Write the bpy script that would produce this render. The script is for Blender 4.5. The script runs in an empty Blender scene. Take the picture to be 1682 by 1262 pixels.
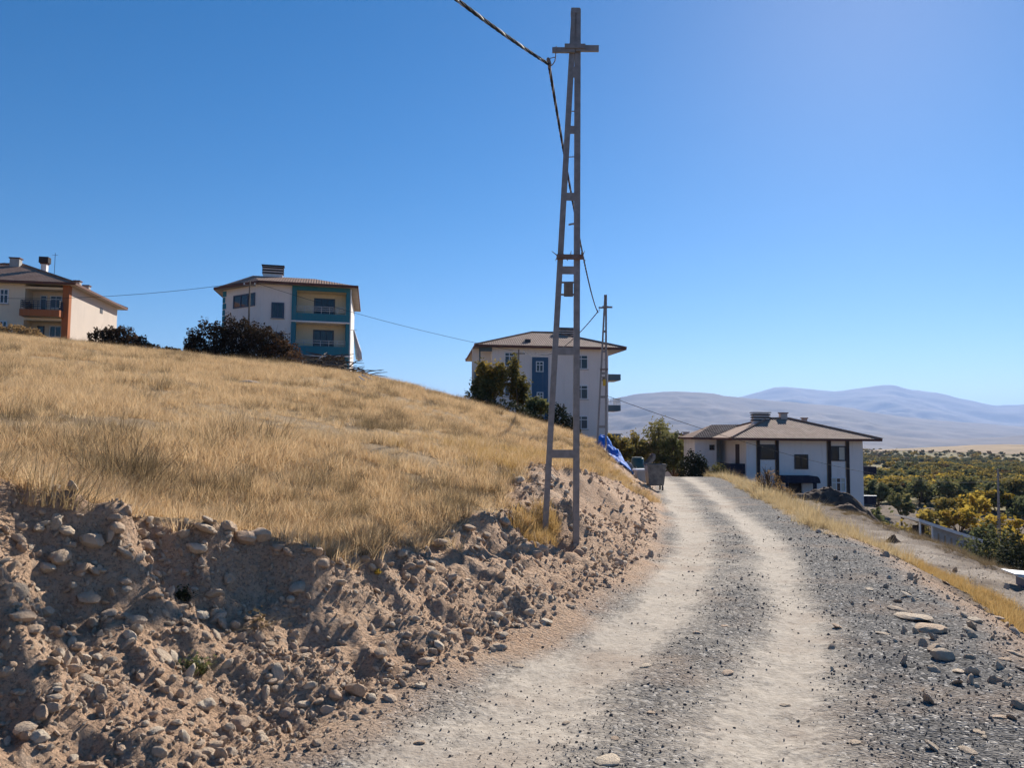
import bpy, bmesh, math, random
import numpy as np
from mathutils import Vector, Matrix

rnd = random.Random(7)
rng = np.random.default_rng(7)
scene = bpy.context.scene
col = scene.collection

# ------------------------------------------------------------------ camera
EYE = Vector((0.0, 0.0, 1.6))
W0, H0, FPX = 1682.0, 1262.0, 1265.0
PITCH = math.atan((715 - 631) / FPX)
ROLL = 0.009
HAZE = 5e-5
cam = bpy.data.cameras.new('camera')
cam.sensor_fit = 'HORIZONTAL'
cam.sensor_width = 36.0
cam.lens = 36.0 * FPX / W0
cam.clip_start = 0.05
cam.clip_end = 80000.0
cam_o = bpy.data.objects.new('camera', cam)
col.objects.link(cam_o)
CAMR = Matrix.Rotation(math.pi / 2 + PITCH, 3, 'X') @ Matrix.Rotation(ROLL, 3, 'Z')
cam_o.matrix_world = Matrix.Translation(EYE) @ CAMR.to_4x4()
scene.camera = cam_o

# ------------------------------------------------------------------ sky, sun, exposure
SUN_AZ, SUN_EL = math.radians(26.0), math.radians(31.0)
world = bpy.data.worlds.new('World')
scene.world = world
world.use_nodes = True
wn = world.node_tree
bg = wn.nodes['Background']
sky = wn.nodes.new('ShaderNodeTexSky')
sky.sky_type = 'NISHITA'
sky.sun_disc = False
sky.sun_elevation = SUN_EL
sky.sun_rotation = SUN_AZ
sky.altitude = 900.0
sky.air_density = 0.95
sky.dust_density = 0.2
sky.ozone_density = 3.0
bg.inputs['Strength'].default_value = 0.055
hsv = wn.nodes.new('ShaderNodeHueSaturation')
hsv.inputs['Saturation'].default_value = 1.4
wn.links.new(sky.outputs[0], hsv.inputs['Color'])
wn.links.new(hsv.outputs[0], bg.inputs['Color'])
SUN_DIR = Vector((math.sin(SUN_AZ) * math.cos(SUN_EL), math.cos(SUN_AZ) * math.cos(SUN_EL), math.sin(SUN_EL)))
sun = bpy.data.lights.new('sun', 'SUN')
sun.energy = 4.35
sun.angle = math.radians(0.53)
sun.color = (1.0, 0.93, 0.82)
sun_o = bpy.data.objects.new('sun', sun)
col.objects.link(sun_o)
sun_o.rotation_euler = (-SUN_DIR).to_track_quat('-Z', 'Y').to_euler()
sun_o.location = (30, 60, 60)
scene.view_settings.view_transform = 'Standard'
scene.view_settings.look = 'None'
scene.view_settings.gamma = 1.0
scene.view_settings.exposure = 0.96
scene.cycles.use_denoising = True
scene.cycles.max_bounces = 6
scene.cycles.volume_bounces = 0

# ------------------------------------------------------------------ helpers
def ray(px, py):
    v = Vector(((px - W0 / 2) / FPX, -(py - H0 / 2) / FPX, -1.0))
    return (CAMR @ v)

def at(px, py, depth):
    """point on the pixel's ray at world y = depth"""
    d = ray(px, py)
    return EYE + d * (depth / d.y)

def hash2(ix, iy, seed):
    h = (ix.astype(np.int64) * 374761393 + iy.astype(np.int64) * 668265263 + seed * 1442695041) & 0xffffffff
    h = ((h ^ (h >> 13)) * 1274126177) & 0xffffffff
    h = h ^ (h >> 16)
    return (h & 0xffff).astype(np.float64) / 65535.0

def vnoise(x, y, seed=0):
    x = np.asarray(x, float); y = np.asarray(y, float)
    ix = np.floor(x); iy = np.floor(y)
    fx = x - ix; fy = y - iy
    fx = fx * fx * (3 - 2 * fx); fy = fy * fy * (3 - 2 * fy)
    a = hash2(ix, iy, seed); b = hash2(ix + 1, iy, seed)
    c = hash2(ix, iy + 1, seed); d = hash2(ix + 1, iy + 1, seed)
    return (a + (b - a) * fx) * (1 - fy) + (c + (d - c) * fx) * fy - 0.5

def fbm(x, y, scale, octv=4, seed=0, gain=0.5):
    s = 0.0; a = 1.0; f = 1.0 / scale
    for k in range(octv):
        s = s + a * vnoise(np.asarray(x) * f + 17.3 * k, np.asarray(y) * f - 9.1 * k, seed + k)
        a *= gain; f *= 2.03
    return s

def sstep(a, b, x):
    t = np.clip((np.asarray(x, float) - a) / (b - a), 0, 1)
    return t * t * (3 - 2 * t)

def hermite(xs, ys, x):
    xs = np.array(xs, float); ys = np.array(ys, float)
    m = np.gradient(ys, xs)
    x = np.clip(np.asarray(x, float), xs[0], xs[-1])
    i = np.clip(np.searchsorted(xs, x) - 1, 0, len(xs) - 2)
    h = xs[i + 1] - xs[i]; t = (x - xs[i]) / h
    return ((2*t**3 - 3*t**2 + 1) * ys[i] + (t**3 - 2*t**2 + t) * h * m[i]
            + (-2*t**3 + 3*t**2) * ys[i+1] + (t**3 - t**2) * h * m[i+1])

def tag(o, label=None, cat=None, group=None, kind=None):
    if label: o['label'] = label
    if cat: o['category'] = cat
    if group: o['group'] = group
    if kind: o['kind'] = kind
    return o

def empty(name, loc, rz=0.0):
    o = bpy.data.objects.new(name, None)
    o.empty_display_size = 0.3
    col.objects.link(o)
    o.location = loc
    o.rotation_euler = (0, 0, rz)
    return o

def link_mesh(name, me, parent=None):
    o = bpy.data.objects.new(name, me)
    col.objects.link(o)
    if parent is not None:
        o.parent = parent
    return o

class MB:
    """collects shapes, builds one mesh object"""
    def __init__(self):
        self.v = []; self.f = []
    def add(self, vs, fs):
        n = len(self.v)
        self.v += [tuple(p) for p in vs]
        self.f += [tuple(n + i for i in f) for f in fs]
        return self
    def box(self, x0, x1, y0, y1, z0, z1):
        return self.add([(x0,y0,z0),(x1,y0,z0),(x1,y1,z0),(x0,y1,z0),(x0,y0,z1),(x1,y0,z1),(x1,y1,z1),(x0,y1,z1)],
                        [(0,3,2,1),(4,5,6,7),(0,1,5,4),(1,2,6,5),(2,3,7,6),(3,0,4,7)])
    def bar(self, a, b, w, d, up=(0, 1, 0)):
        """box beam from a to b, w across, d along up"""
        a = Vector(a); b = Vector(b); t = (b - a).normalized()
        u = Vector(up); u = (u - t * u.dot(t)).normalized(); s = t.cross(u)
        vs = []
        for p in (a, b):
            for i, j in ((-1,-1),(1,-1),(1,1),(-1,1)):
                vs.append(p + s * (i * w / 2) + u * (j * d / 2))
        return self.add(vs, [(0,3,2,1),(4,5,6,7),(0,1,5,4),(1,2,6,5),(2,3,7,6),(3,0,4,7)])
    def tube(self, pts, rad, n=6, cap=True):
        pts = [Vector(p) for p in pts]
        if not hasattr(rad, '__len__'): rad = [rad] * len(pts)
        base = len(self.v)
        ref = Vector((0.31, 0.77, 0.55))
        for i, p in enumerate(pts):
            t = (pts[min(i+1, len(pts)-1)] - pts[max(i-1, 0)])
            t = t.normalized() if t.length > 1e-9 else Vector((0, 0, 1))
            u = ref - t * ref.dot(t)
            if u.length < 0.05: u = Vector((1, 0, 0)) - t * t.x
            u.normalize(); s = t.cross(u)
            for k in range(n):
                a = 2 * math.pi * k / n
                self.v.append(tuple(p + (u * math.cos(a) + s * math.sin(a)) * rad[i]))
        for i in range(len(pts) - 1):
            for k in range(n):
                a = base + i * n + k; b = base + i * n + (k + 1) % n
                self.f.append((a, b, b + n, a + n))
        if cap:
            self.f.append(tuple(base + k for k in reversed(range(n))))
            self.f.append(tuple(base + (len(pts) - 1) * n + k for k in range(n)))
        return self
    def prism(self, poly, z0, z1):
        n = len(poly)
        vs = [(p[0], p[1], z0) for p in poly] + [(p[0], p[1], z1) for p in poly]
        fs = [(i, (i+1) % n, n + (i+1) % n, n + i) for i in range(n)]
        fs += [tuple(reversed(range(n))), tuple(range(n, 2*n))]
        return self.add(vs, fs)
    def build(self, name, mat, parent=None, smooth=False):
        me = bpy.data.meshes.new(name)
        me.from_pydata(self.v, [], self.f)
        me.materials.append(mat)
        if smooth: me.shade_smooth()
        me.update()
        return link_mesh(name, me, parent)

def np_mesh(name, V, F, mat, smooth=False):
    """V (n,3), F (m,3|4) numpy -> mesh"""
    me = bpy.data.meshes.new(name)
    V = np.asarray(V, np.float32); F = np.asarray(F, np.int32)
    k = F.shape[1]
    me.vertices.add(len(V)); me.vertices.foreach_set('co', V.ravel())
    me.loops.add(F.size); me.loops.foreach_set('vertex_index', F.ravel())
    me.polygons.add(len(F))
    me.polygons.foreach_set('loop_start', np.arange(0, F.size, k, dtype=np.int32))
    me.polygons.foreach_set('loop_total', np.full(len(F), k, np.int32))
    if smooth: me.polygons.foreach_set('use_smooth', np.ones(len(F), bool))
    me.update(calc_edges=True)
    if mat is not None: me.materials.append(mat)
    return me

# ------------------------------------------------------------------ materials
class NT:
    def __init__(self, name):
        self.m = bpy.data.materials.new(name)
        self.m.use_nodes = True
        self.t = self.m.node_tree
        self.b = self.t.nodes['Principled BSDF']
        self.out = self.t.nodes['Material Output']
    def n(self, typ, **kw):
        nd = self.t.nodes.new(typ)
        for k, v in kw.items():
            if k in nd.inputs.keys() if isinstance(k, str) else False: nd.inputs[k].default_value = v
            else: setattr(nd, k, v)
        return nd
    def l(self, a, b): self.t.links.new(a, b)
    def geo(self): 
        if not hasattr(self, '_tc'): self._tc = self.n('ShaderNodeTexCoord')
        return self._tc.outputs['Object']
    def noise(self, scale, detail=4.0, rough=0.6, vec=None, dist=0.0):
        nd = self.n('ShaderNodeTexNoise')
        nd.inputs['Scale'].default_value = scale; nd.inputs['Detail'].default_value = detail
        nd.inputs['Roughness'].default_value = rough; nd.inputs['Distortion'].default_value = dist
        self.l(vec if vec is not None else self.geo(), nd.inputs['Vector'])
        return nd.outputs['Fac']
    def ramp(self, fac, stops):
        nd = self.n('ShaderNodeValToRGB')
        e = nd.color_ramp.elements
        while len(e) < len(stops): e.new(0.5)
        for i, (p, c) in enumerate(stops):
            e[i].position = p
            e[i].color = (c, c, c, 1) if not hasattr(c, '__len__') else (*c, 1)
        self.l(fac, nd.inputs['Fac'])
        return nd.outputs['Color']
    def mix(self, fac, a, b, mode='MIX'):
        nd = self.n('ShaderNodeMix'); nd.data_type = 'RGBA'; nd.blend_type = mode
        ins = [s for s in nd.inputs if s.type == 'RGBA']
        for val, sock in ((a, ins[0]), (b, ins[1])):
            if hasattr(val, 'is_output'): self.l(val, sock)
            else: sock.default_value = (*val, 1)
        if hasattr(fac, 'is_output'): self.l(fac, nd.inputs[0])
        else: nd.inputs[0].default_value = fac
        return [s for s in nd.outputs if s.type == 'RGBA'][0]
    def math(self, op, a, b=None, clamp=False):
        nd = self.n('ShaderNodeMath'); nd.operation = op; nd.use_clamp = clamp
        for i, v in enumerate((a, b)):
            if v is None: continue
            if hasattr(v, 'is_output'): self.l(v, nd.inputs[i])
            else: nd.inputs[i].default_value = v
        return nd.outputs[0]
    def attr(self, name):
        nd = self.n('ShaderNodeAttribute'); nd.attribute_name = name
        return nd.outputs['Fac']
    def bump(self, h, dist=0.02, strength=1.0):
        nd = self.n('ShaderNodeBump')
        nd.inputs['Distance'].default_value = dist; nd.inputs['Strength'].default_value = strength
        self.l(h, nd.inputs['Height'])
        self.l(nd.outputs['Normal'], self.b.inputs['Normal'])
    def done(self, color, rough=0.85, spec=0.3, metal=0.0):
        if hasattr(color, 'is_output'): self.l(color, self.b.inputs['Base Color'])
        else: self.b.inputs['Base Color'].default_value = (*color, 1)
        if hasattr(rough, 'is_output'): self.l(rough, self.b.inputs['Roughness'])
        else: self.b.inputs['Roughness'].default_value = rough
        self.b.inputs['Specular IOR Level'].default_value = spec
        self.b.inputs['Metallic'].default_value = metal
        return self.m

def plain(name, c1, c2, scale=3.0, rough=0.85, spec=0.3, bump=0.0, bscale=40.0, metal=0.0):
    k = NT(name)
    c = k.mix(k.ramp(k.noise(scale, 6), [(0.35, 0.0), (0.65, 1.0)]), c1, c2)
    if bump: k.bump(k.noise(bscale, 4), bump)
    return k.done(c, rough, spec, metal)

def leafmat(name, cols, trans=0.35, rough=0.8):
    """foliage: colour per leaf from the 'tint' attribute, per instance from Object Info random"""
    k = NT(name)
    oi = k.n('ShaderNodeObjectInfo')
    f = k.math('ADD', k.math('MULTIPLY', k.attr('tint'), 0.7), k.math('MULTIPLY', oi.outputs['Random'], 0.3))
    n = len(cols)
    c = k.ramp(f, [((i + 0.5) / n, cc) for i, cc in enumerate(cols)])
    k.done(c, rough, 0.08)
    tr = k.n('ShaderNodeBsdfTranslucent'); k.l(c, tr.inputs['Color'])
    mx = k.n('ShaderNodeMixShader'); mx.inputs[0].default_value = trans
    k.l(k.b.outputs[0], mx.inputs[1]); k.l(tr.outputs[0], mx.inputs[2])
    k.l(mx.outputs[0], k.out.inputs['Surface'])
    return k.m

def rock_mat(name, cols):
    k = NT(name)
    oi = k.n('ShaderNodeObjectInfo')
    n = len(cols)
    c = k.ramp(oi.outputs['Random'], [((i + 0.5) / n, cc) for i, cc in enumerate(cols)])
    c = k.mix(k.ramp(k.noise(3.5, 8, 0.7), [(0.4, 0.0), (0.75, 0.6)]), c, (0.36, 0.25, 0.175))
    k.bump(k.noise(6.0, 8, 0.7), 0.06, 0.7)
    return k.done(c, 0.9, 0.2)

def ground_mat():
    k = NT('ground_earth')
    P = k.geo()
    # earth of the cut bank
    n1 = k.noise(0.7, 6, 0.65); n2 = k.noise(7.0, 8, 0.7); n3 = k.noise(42.0, 5, 0.75)
    dirt = k.mix(k.ramp(n2, [(0.3, 0.0), (0.7, 1.0)]), (0.56, 0.37, 0.24), (0.72, 0.52, 0.365))
    dirt = k.mix(k.ramp(n1, [(0.4, 0.0), (0.62, 0.6)]), dirt, (0.58, 0.365, 0.23))
    dirt = k.mix(k.ramp(n3, [(0.4, 0.7), (0.5, 0.0)]), dirt, (0.25, 0.17, 0.125))
    vo = k.n('ShaderNodeTexVoronoi'); vo.inputs['Scale'].default_value = 26.0; k.l(P, vo.inputs['Vector'])
    sep = k.n('ShaderNodeSeparateColor'); k.l(vo.outputs['Color'], sep.inputs[0])
    peb = k.ramp(sep.outputs[0], [(0.86, 0.0), (0.9, 0.45)])
    dirt = k.mix(peb, dirt, (0.55, 0.43, 0.33))
    # gravel of the road
    vg = k.n('ShaderNodeTexVoronoi'); vg.inputs['Scale'].default_value = 42.0; k.l(P, vg.inputs['Vector'])
    sg = k.n('ShaderNodeSeparateColor'); k.l(vg.outputs['Color'], sg.inputs[0])
    grav = k.ramp(sg.outputs[1], [(0.0, (0.05, 0.048, 0.048)), (0.5, (0.125, 0.118, 0.113)), (0.85, (0.22, 0.205, 0.19)), (0.97, (0.5, 0.46, 0.41))])
    dn = k.noise(2.3, 7, 0.7); dn2 = k.noise(16.0, 6, 0.7)
    dust = k.mix(k.ramp(dn2, [(0.35, 0.0), (0.65, 1.0)]), (0.38, 0.32, 0.255), (0.54, 0.47, 0.385))
    tr = k.attr('track')
    tf = k.math('ADD', tr, k.math('MULTIPLY', k.math('SUBTRACT', dn, 0.5), 1.25))
    tf = k.math('ADD', tf, k.math('MULTIPLY', k.math('SUBTRACT', dn2, 0.5), 0.9))
    road = k.mix(k.ramp(tf, [(0.2, 0.0), (0.95, 0.9)]), grav, dust)
    road = k.mix(k.ramp(k.noise(0.9, 5, 0.6), [(0.5, 0.0), (0.66, 0.5)]), road, (0.31, 0.225, 0.165))
    # dry grass litter
    g1 = k.noise(1.1, 6, 0.65); g2 = k.noise(30.0, 6, 0.75)
    grass = k.mix(k.ramp(g1, [(0.35, 0.0), (0.65, 1.0)]), (0.52, 0.37, 0.215), (0.44, 0.31, 0.185))
    grass = k.mix(k.ramp(g2, [(0.36, 0.7), (0.55, 0.0)]), grass, (0.23, 0.165, 0.1))
    # pale lower track and brown waste ground on the right
    waste = k.mix(k.ramp(k.noise(0.55, 8, 0.7), [(0.4, 0.0), (0.6, 1.0)]), (0.14, 0.105, 0.08), (0.25, 0.19, 0.14))
    waste = k.mix(k.ramp(k.noise(9.0, 6, 0.75), [(0.58, 0.0), (0.7, 0.5)]), waste, (0.36, 0.31, 0.26))
    pale = k.mix(k.ramp(n2, [(0.35, 0.0), (0.65, 1.0)]), (0.4, 0.32, 0.25), (0.52, 0.44, 0.36))
    c = k.mix(k.attr('road'), dirt, road)
    c = k.mix(k.attr('waste'), c, waste)
    c = k.mix(k.attr('pale'), c, pale)
    c = k.mix(k.attr('grass'), c, grass)
    # relief
    dustf = k.ramp(tf, [(0.22, 1.0), (0.8, 0.12)])
    hg = k.math('MULTIPLY', k.math('MULTIPLY', vg.outputs['Distance'], -0.6), dustf)
    hd = k.math('ADD', k.math('MULTIPLY', n2, 2.2), k.math('MULTIPLY', n3, 1.5))
    hd = k.math('ADD', hd, k.math('MULTIPLY', vo.outputs['Distance'], -0.9))
    h = k.n('ShaderNodeMix'); h.data_type = 'FLOAT'
    k.l(k.attr('road'), h.inputs[0]); k.l(hd, h.inputs[2]); k.l(k.math('ADD', hg, k.math('MULTIPLY', dn2, 0.35)), h.inputs[3])
    k.bump(h.outputs[0], 0.035, 0.9)
    return k.done(c, 0.95, 0.12)

M = {}
M['ground'] = ground_mat()
M['stone'] = rock_mat('limestone', [(0.62, 0.455, 0.315), (0.7, 0.535, 0.39), (0.58, 0.41, 0.28), (0.77, 0.64, 0.48), (0.58, 0.46, 0.34)])
M['gravel'] = rock_mat('crushed_gravel', [(0.15, 0.142, 0.138), (0.22, 0.205, 0.19), (0.33, 0.29, 0.25), (0.18, 0.17, 0.16), (0.6, 0.54, 0.47)])
M['straw'] = leafmat('dry_straw', [(0.4, 0.265, 0.14), (0.62, 0.435, 0.235), (0.73, 0.535, 0.31), (0.8, 0.62, 0.39)], 0.4)
M['straw_gold'] = leafmat('golden_straw', [(0.46, 0.29, 0.1), (0.54, 0.36, 0.14), (0.6, 0.42, 0.19)], 0.4)
M['straw_pale'] = leafmat('pale_straw', [(0.42, 0.3, 0.15), (0.56, 0.43, 0.24), (0.64, 0.52, 0.32)], 0.4)
M['weed'] = leafmat('withered_weed', [(0.13, 0.095, 0.06), (0.21, 0.155, 0.09), (0.3, 0.22, 0.12), (0.38, 0.28, 0.15)], 0.3)
M['bark'] = plain('bark', (0.07, 0.05, 0.035), (0.15, 0.11, 0.08), 14, 0.95, 0.1, 0.02, 50)

# ------------------------------------------------------------------ terrain model
def toe(y):   return hermite([-30, -6, 0, 3.9, 5.7, 7.9, 11, 15, 24, 34, 58, 80, 200], [-15, -5.5, -2.85, -1.05, -.23, .85, 1.95, 2.95, 4.65, 6.4, 10, 12, 16], y)
def redge(y): return hermite([-30, -6, 0, 3.9, 8, 10.9, 13.5, 17.6, 22.5, 36, 58, 80, 200], [-11, -1.2, 1.9, 3.15, 4.5, 5.35, 6.0, 6.95, 8.0, 11, 15.5, 17.5, 22], y)
def zroad(y):
    y = np.asarray(y, float)
    e = np.maximum(y - 55, 0)
    return -0.024 * np.clip(y, -60, 200) - np.where(e < 24, 0.0025 * e * e, 0.0025 * 576 + 0.12 * (e - 24)).clip(0, 3.5)

CTRL = np.array([
    (-2.8, 4.5, 1.12), (-1.3, 6.8, .6), (-.68, 8.5, .58), (0, 9.8, .55), (.4, 11, .52), (.6, 14, .85), (3.27, 26, -.05), (4.4, 34, .42),
    (-36, 55, 8.3), (-26, 54, 7.3), (-14, 52, 5.95), (-8, 50, 4.95), (-2.3, 45, 3.3), (1.8, 38, 1.9),
    (-12, 20, 3.0), (-20, 32, 4.8), (-5, 20, 2.15), (-4, 30, 2.75), (0, 30, 1.75), (-15, 8, 3.3), (-8, 2, 2.2), (-6, -2, 2.0), (-22, 10, 4.6),
    (1.6, 22, .85), (-4.5, 6.5, 1.4), (-3, 10, 1.25), (-7, 11, 1.9),
    (-40, 70, 8.9), (-37, 65, 8.8), (-15, 68, 6.5), (-5, 70, 3.8), (0, 75, 2.0), (5, 75, 0.0), (-50, 60, 9.6), (-60, 40, 10), (-30, 90, 8.6), (8, 90, -2),
    (-90, 90, 12), (-100, 20, 12), (-30, -20, 5), (-90, -40, 10), (-60, 140, 9), (0, 140, -4), (-10, -25, 2.6)], float)
def _tps():
    n = len(CTRL); P = CTRL[:, :2]
    d2 = ((P[:, None] - P[None]) ** 2).sum(-1)
    K = 0.5 * d2 * np.log(d2 + 1e-9)
    np.fill_diagonal(K, 0.6)
    A = np.zeros((n + 3, n + 3)); A[:n, :n] = K
    A[:n, n] = 1; A[:n, n+1:] = P; A[n, :n] = 1; A[n+1:, :n] = P.T
    return np.linalg.solve(A, np.r_[CTRL[:, 2], 0, 0, 0])
TW = _tps()
def tps(x, y):
    s = TW[-3] + TW[-2] * x + TW[-1] * y
    for (cx, cy, _), w in zip(CTRL, TW):
        d2 = (x - cx) ** 2 + (y - cy) ** 2
        s = s + w * 0.5 * d2 * np.log(d2 + 1e-9)
    return s

def terrain(x, y):
    """returns z and the zone masks"""
    x = np.asarray(x, float); y = np.asarray(y, float)
    r = np.hypot(x, y)
    t = toe(y); rt = redge(y); zr = zroad(y)
    tx = (toe(y + .4) - toe(y - .4)) / .8
    cs = 1 / np.sqrt(1 + tx * tx)
    w = (t - x) * cs
    v = (x - rt) * cs
    near = 1 - sstep(11, 24, y)
    # hill
    zh = np.clip(tps(x, y), -6, 14)
    zh = zh + 0.16 * fbm(x, y, 3.2, 3, 3) + .05 * fbm(x, y, .7, 3, 9)
    # heaps of stones pushed up along the top edge of the bank
    for (hx, hy, rr, a) in ((-2.55, 4.35, .62, .16), (-2.9, 4.1, .5, .12), (-1.95, 5.35, .5, .22), (-1.55, 5.55, .45, .2), (-2.15, 4.95, .3, -.1), (-1.0, 7.0, .5, .06), (-.25, 9.0, .6, .12)):
        zh = zh + a * np.exp(-((x - hx) ** 2 + (y - hy) ** 2) / (rr * rr))
    # cut bank with buttresses and gullies
    along = x * .42 + y * .91
    gul = fbm(along, w * .3, 1.25, 3, 21) * (1.0 * near + .45 * (1 - near)) + .22 * vnoise(along * 3.3, w * 1.2, 5) * near
    we = w + gul * sstep(.2, 1.3, w)
    cn = np.interp(we, [-1, 0, .5, 1.3, 1.55, 1.95, 2.6, 5, 200], [0, 0, .13, .5, .68, 1.2, 1.9, 6, 500])
    cf = np.interp(we, [-1, 0, 1, 2, 3, 6, 200], [0, 0, .55, 1.25, 2.1, 5.2, 300])
    zc = zr + cn * near + cf * (1 - near)
    k = .05
    hmx = np.clip(.5 + .5 * (zc - zh) / k, 0, 1)
    zl = zc * (1 - hmx) + zh * hmx - k * hmx * (1 - hmx)
    left = w > 0
    hillm = sstep(-.02, .10, zc - zh + .10 * fbm(x, y, .5, 3, 31)) * (w > 0)
    # dirt patches by the pole
    def ell(cx, cy, a, b, ang):
        c, s = math.cos(ang), math.sin(ang)
        dx, dy = x - cx, y - cy
        return ((dx * c + dy * s) / a) ** 2 + ((-dx * s + dy * c) / b) ** 2
    e1 = ell(.75, 13.4, .75, 2.6, -.22) + .9 * fbm(x, y, .6, 3, 41)
    patch = 1 - sstep(.6, 1.1, e1)
    e2 = ell(.33, 10.9, .3, .75, -.3) + .5 * fbm(x, y, .4, 3, 43)
    wedge = 1 - sstep(.7, 1.1, e2)
    grass = hillm * (1 - patch)
    grass = np.maximum(grass, wedge * left)
    # bank roughness
    bank = sstep(.05, .5, w) * (1 - hillm)
    bank = np.maximum(bank, patch * left)
    rough = .17 * fbm(x, y, .55, 4, 51, .55) + .05 * fbm(x, y, .13, 3, 55, .6)
    ridg = np.abs(fbm(x, y, .33, 3, 57)) * .12
    zl = zl + bank * (rough - ridg) * (near * .85 + .75 * (1 - near))
    # road with ruts
    u = (x - t) / (rt - t)
    def band(c, s): return np.exp(-((u - c) / s) ** 2)
    wob = .05 * fbm(along, 0 * x, 3.0, 3, 61)
    track = np.clip(band(.16 + wob, .12) * .95 + band(.56 + wob, .10) * .85 + .16 * band(.35, .35) + .1 + .35 * np.clip(fbm(x, y, 1.7, 3, 67), -.2, 1), 0, 1)
    zroadsurf = zr - .035 * (band(.16 + wob, .10) + band(.56 + wob, .085)) + .03 * fbm(x, y, 1.3, 3, 63) + .014 * fbm(x, y, .2, 3, 65)
    # right side: shoulder, lower track, waste ground, valley
    vw = v + .35 * fbm(x, y, 1.6, 3, 71) * sstep(.1, 1, v)
    rel = np.interp(vw, [0, .45, 1.9, 2.4, 4.6, 7, 11.5, 15, 20, 30, 60], [0, -.08, -.82, -.9, -1.05, -2.0, -4.0, -6.4, -9.0, -10, -11])
    zrr = zr + rel + sstep(.3, 2, v) * (.16 * fbm(x, y, .9, 3, 73) + .05 * fbm(x, y, .2, 3, 75)) + sstep(4.5, 9, v) * .5 * fbm(x, y, 5, 3, 77)
    z = np.where(w > 0, zl, np.where(v > 0, zrr, zroadsurf))
    # make the joints continuous
    z = np.where((w > 0), zl + (.03 * fbm(x, y, 1.3, 3, 63) + .014 * fbm(x, y, .2, 3, 65)) * (1 - sstep(0, .35, w)), z)
    z = np.where((v > 0), zrr + (.03 * fbm(x, y, 1.3, 3, 63) + .014 * fbm(x, y, .2, 3, 65)) * (1 - sstep(0, .35, v)), z)
    road = (1 - sstep(-.25, .3, w + .35 * fbm(x, y, .8, 3, 81))) * (1 - sstep(-.1, .9, v + .5 * fbm(x, y, 1.1, 3, 83)))
    road = road * (1 - sstep(62, 70, y))
    # vegetation and ground zones on the right
    tallr = sstep(-.35, .05, v) * (1 - sstep(1.3, 2.0, v)) * sstep(15, 19, y)
    strip = sstep(1.25, 1.5, vw) * (1 - sstep(2.3, 2.65, vw)) * sstep(8.6, 9.8, y) * (1 - sstep(20, 24, y)) * sstep(-.32, -.1, fbm(x, y, 1.0, 3, 89))
    pale = sstep(2.5, 2.9, vw) * (1 - sstep(3.6, 4.5, vw)) * (1 - sstep(24, 34, y)) * np.clip(.75 + 1.2 * fbm(x, y, .8, 3, 87), 0, 1)
    waste = np.clip(sstep(.5, 1.4, v), 0, 1)
    # far edge falls to the valley floor
    far = sstep(100, 165, r)
    z = z * (1 - far) + (-11.5) * far * sstep(-40, 10, x) + z * far * (1 - sstep(-40, 10, x))
    return dict(z=z, w=w, v=v, u=u, grass=np.clip(np.maximum(grass, np.maximum(tallr * .8, strip)), 0, 1), hill=grass, wedge=wedge * left,
                tall=tallr, strip=strip, road=road, track=track, pale=pale, waste=waste, bank=bank, y=y)

def zat(x, y):
    return float(terrain(np.array([x]), np.array([y]))['z'][0])

def ground_hit(px, py, d0=2.0, d1=160.0):
    """where the pixel's ray meets the ground; None when it misses"""
    d = ray(px, py)
    ys = np.geomspace(d0, d1, 1400)
    k = ys / d.y
    X = EYE.x + d.x * k; Z = EYE.z + d.z * k
    g = terrain(X, ys)['z']
    below = np.nonzero(Z < g)[0]
    if len(below) == 0: return None
    i = below[0]
    return Vector((X[i], ys[i], float(g[i])))

# ------------------------------------------------------------------ ground sheets
th = np.r_[np.linspace(-180, -44, 60)[:-1], np.linspace(-44, 44, 960), np.linspace(44, 180, 60)[1:]]
th = np.radians(th)
rr = np.r_[np.geomspace(.15, 2.2, 46)[:-1], np.geomspace(2.2, 15, 270)[:-1], np.geomspace(15, 170, 150)]
TH, RR = np.meshgrid(th, rr, indexing='ij')
GX, GY = RR * np.sin(TH), RR * np.cos(TH)
T = terrain(GX, GY)
na, nr = GX.shape
idx = np.arange(na * nr).reshape(na, nr)
F = np.stack([idx[:-1, :-1], idx[1:, :-1], idx[1:, 1:], idx[:-1, 1:]], -1).reshape(-1, 4)
V = np.stack([GX, GY, T['z']], -1).reshape(-1, 3)
fw = T['w'].ravel()[F].mean(1); fv = T['v'].ravel()[F].mean(1); fg = T['hill'].ravel()[F].mean(1)
zone = np.where(fw > 0, np.where(fg > .5, 1, 0), np.where(fv > 0, 3, 2))
grounds = {}
for zid, name in ((0, 'dirt_bank'), (1, 'hillside'), (2, 'gravel_road'), (3, 'roadside_slope')):
    Fz = F[zone == zid]
    used, inv = np.unique(Fz, return_inverse=True)
    me = np_mesh(name, V[used], inv.reshape(-1, 4), M['ground'], True)
    for a in ('road', 'track', 'grass', 'waste', 'pale'):
        at_ = me.attributes.new(a, 'FLOAT', 'POINT')
        at_.data.foreach_set('value', T[a].ravel()[used].astype(np.float32))
    # normals continuous across the zones come from the shared heights
    grounds[name] = tag(link_mesh(name, me), kind='structure')

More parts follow.
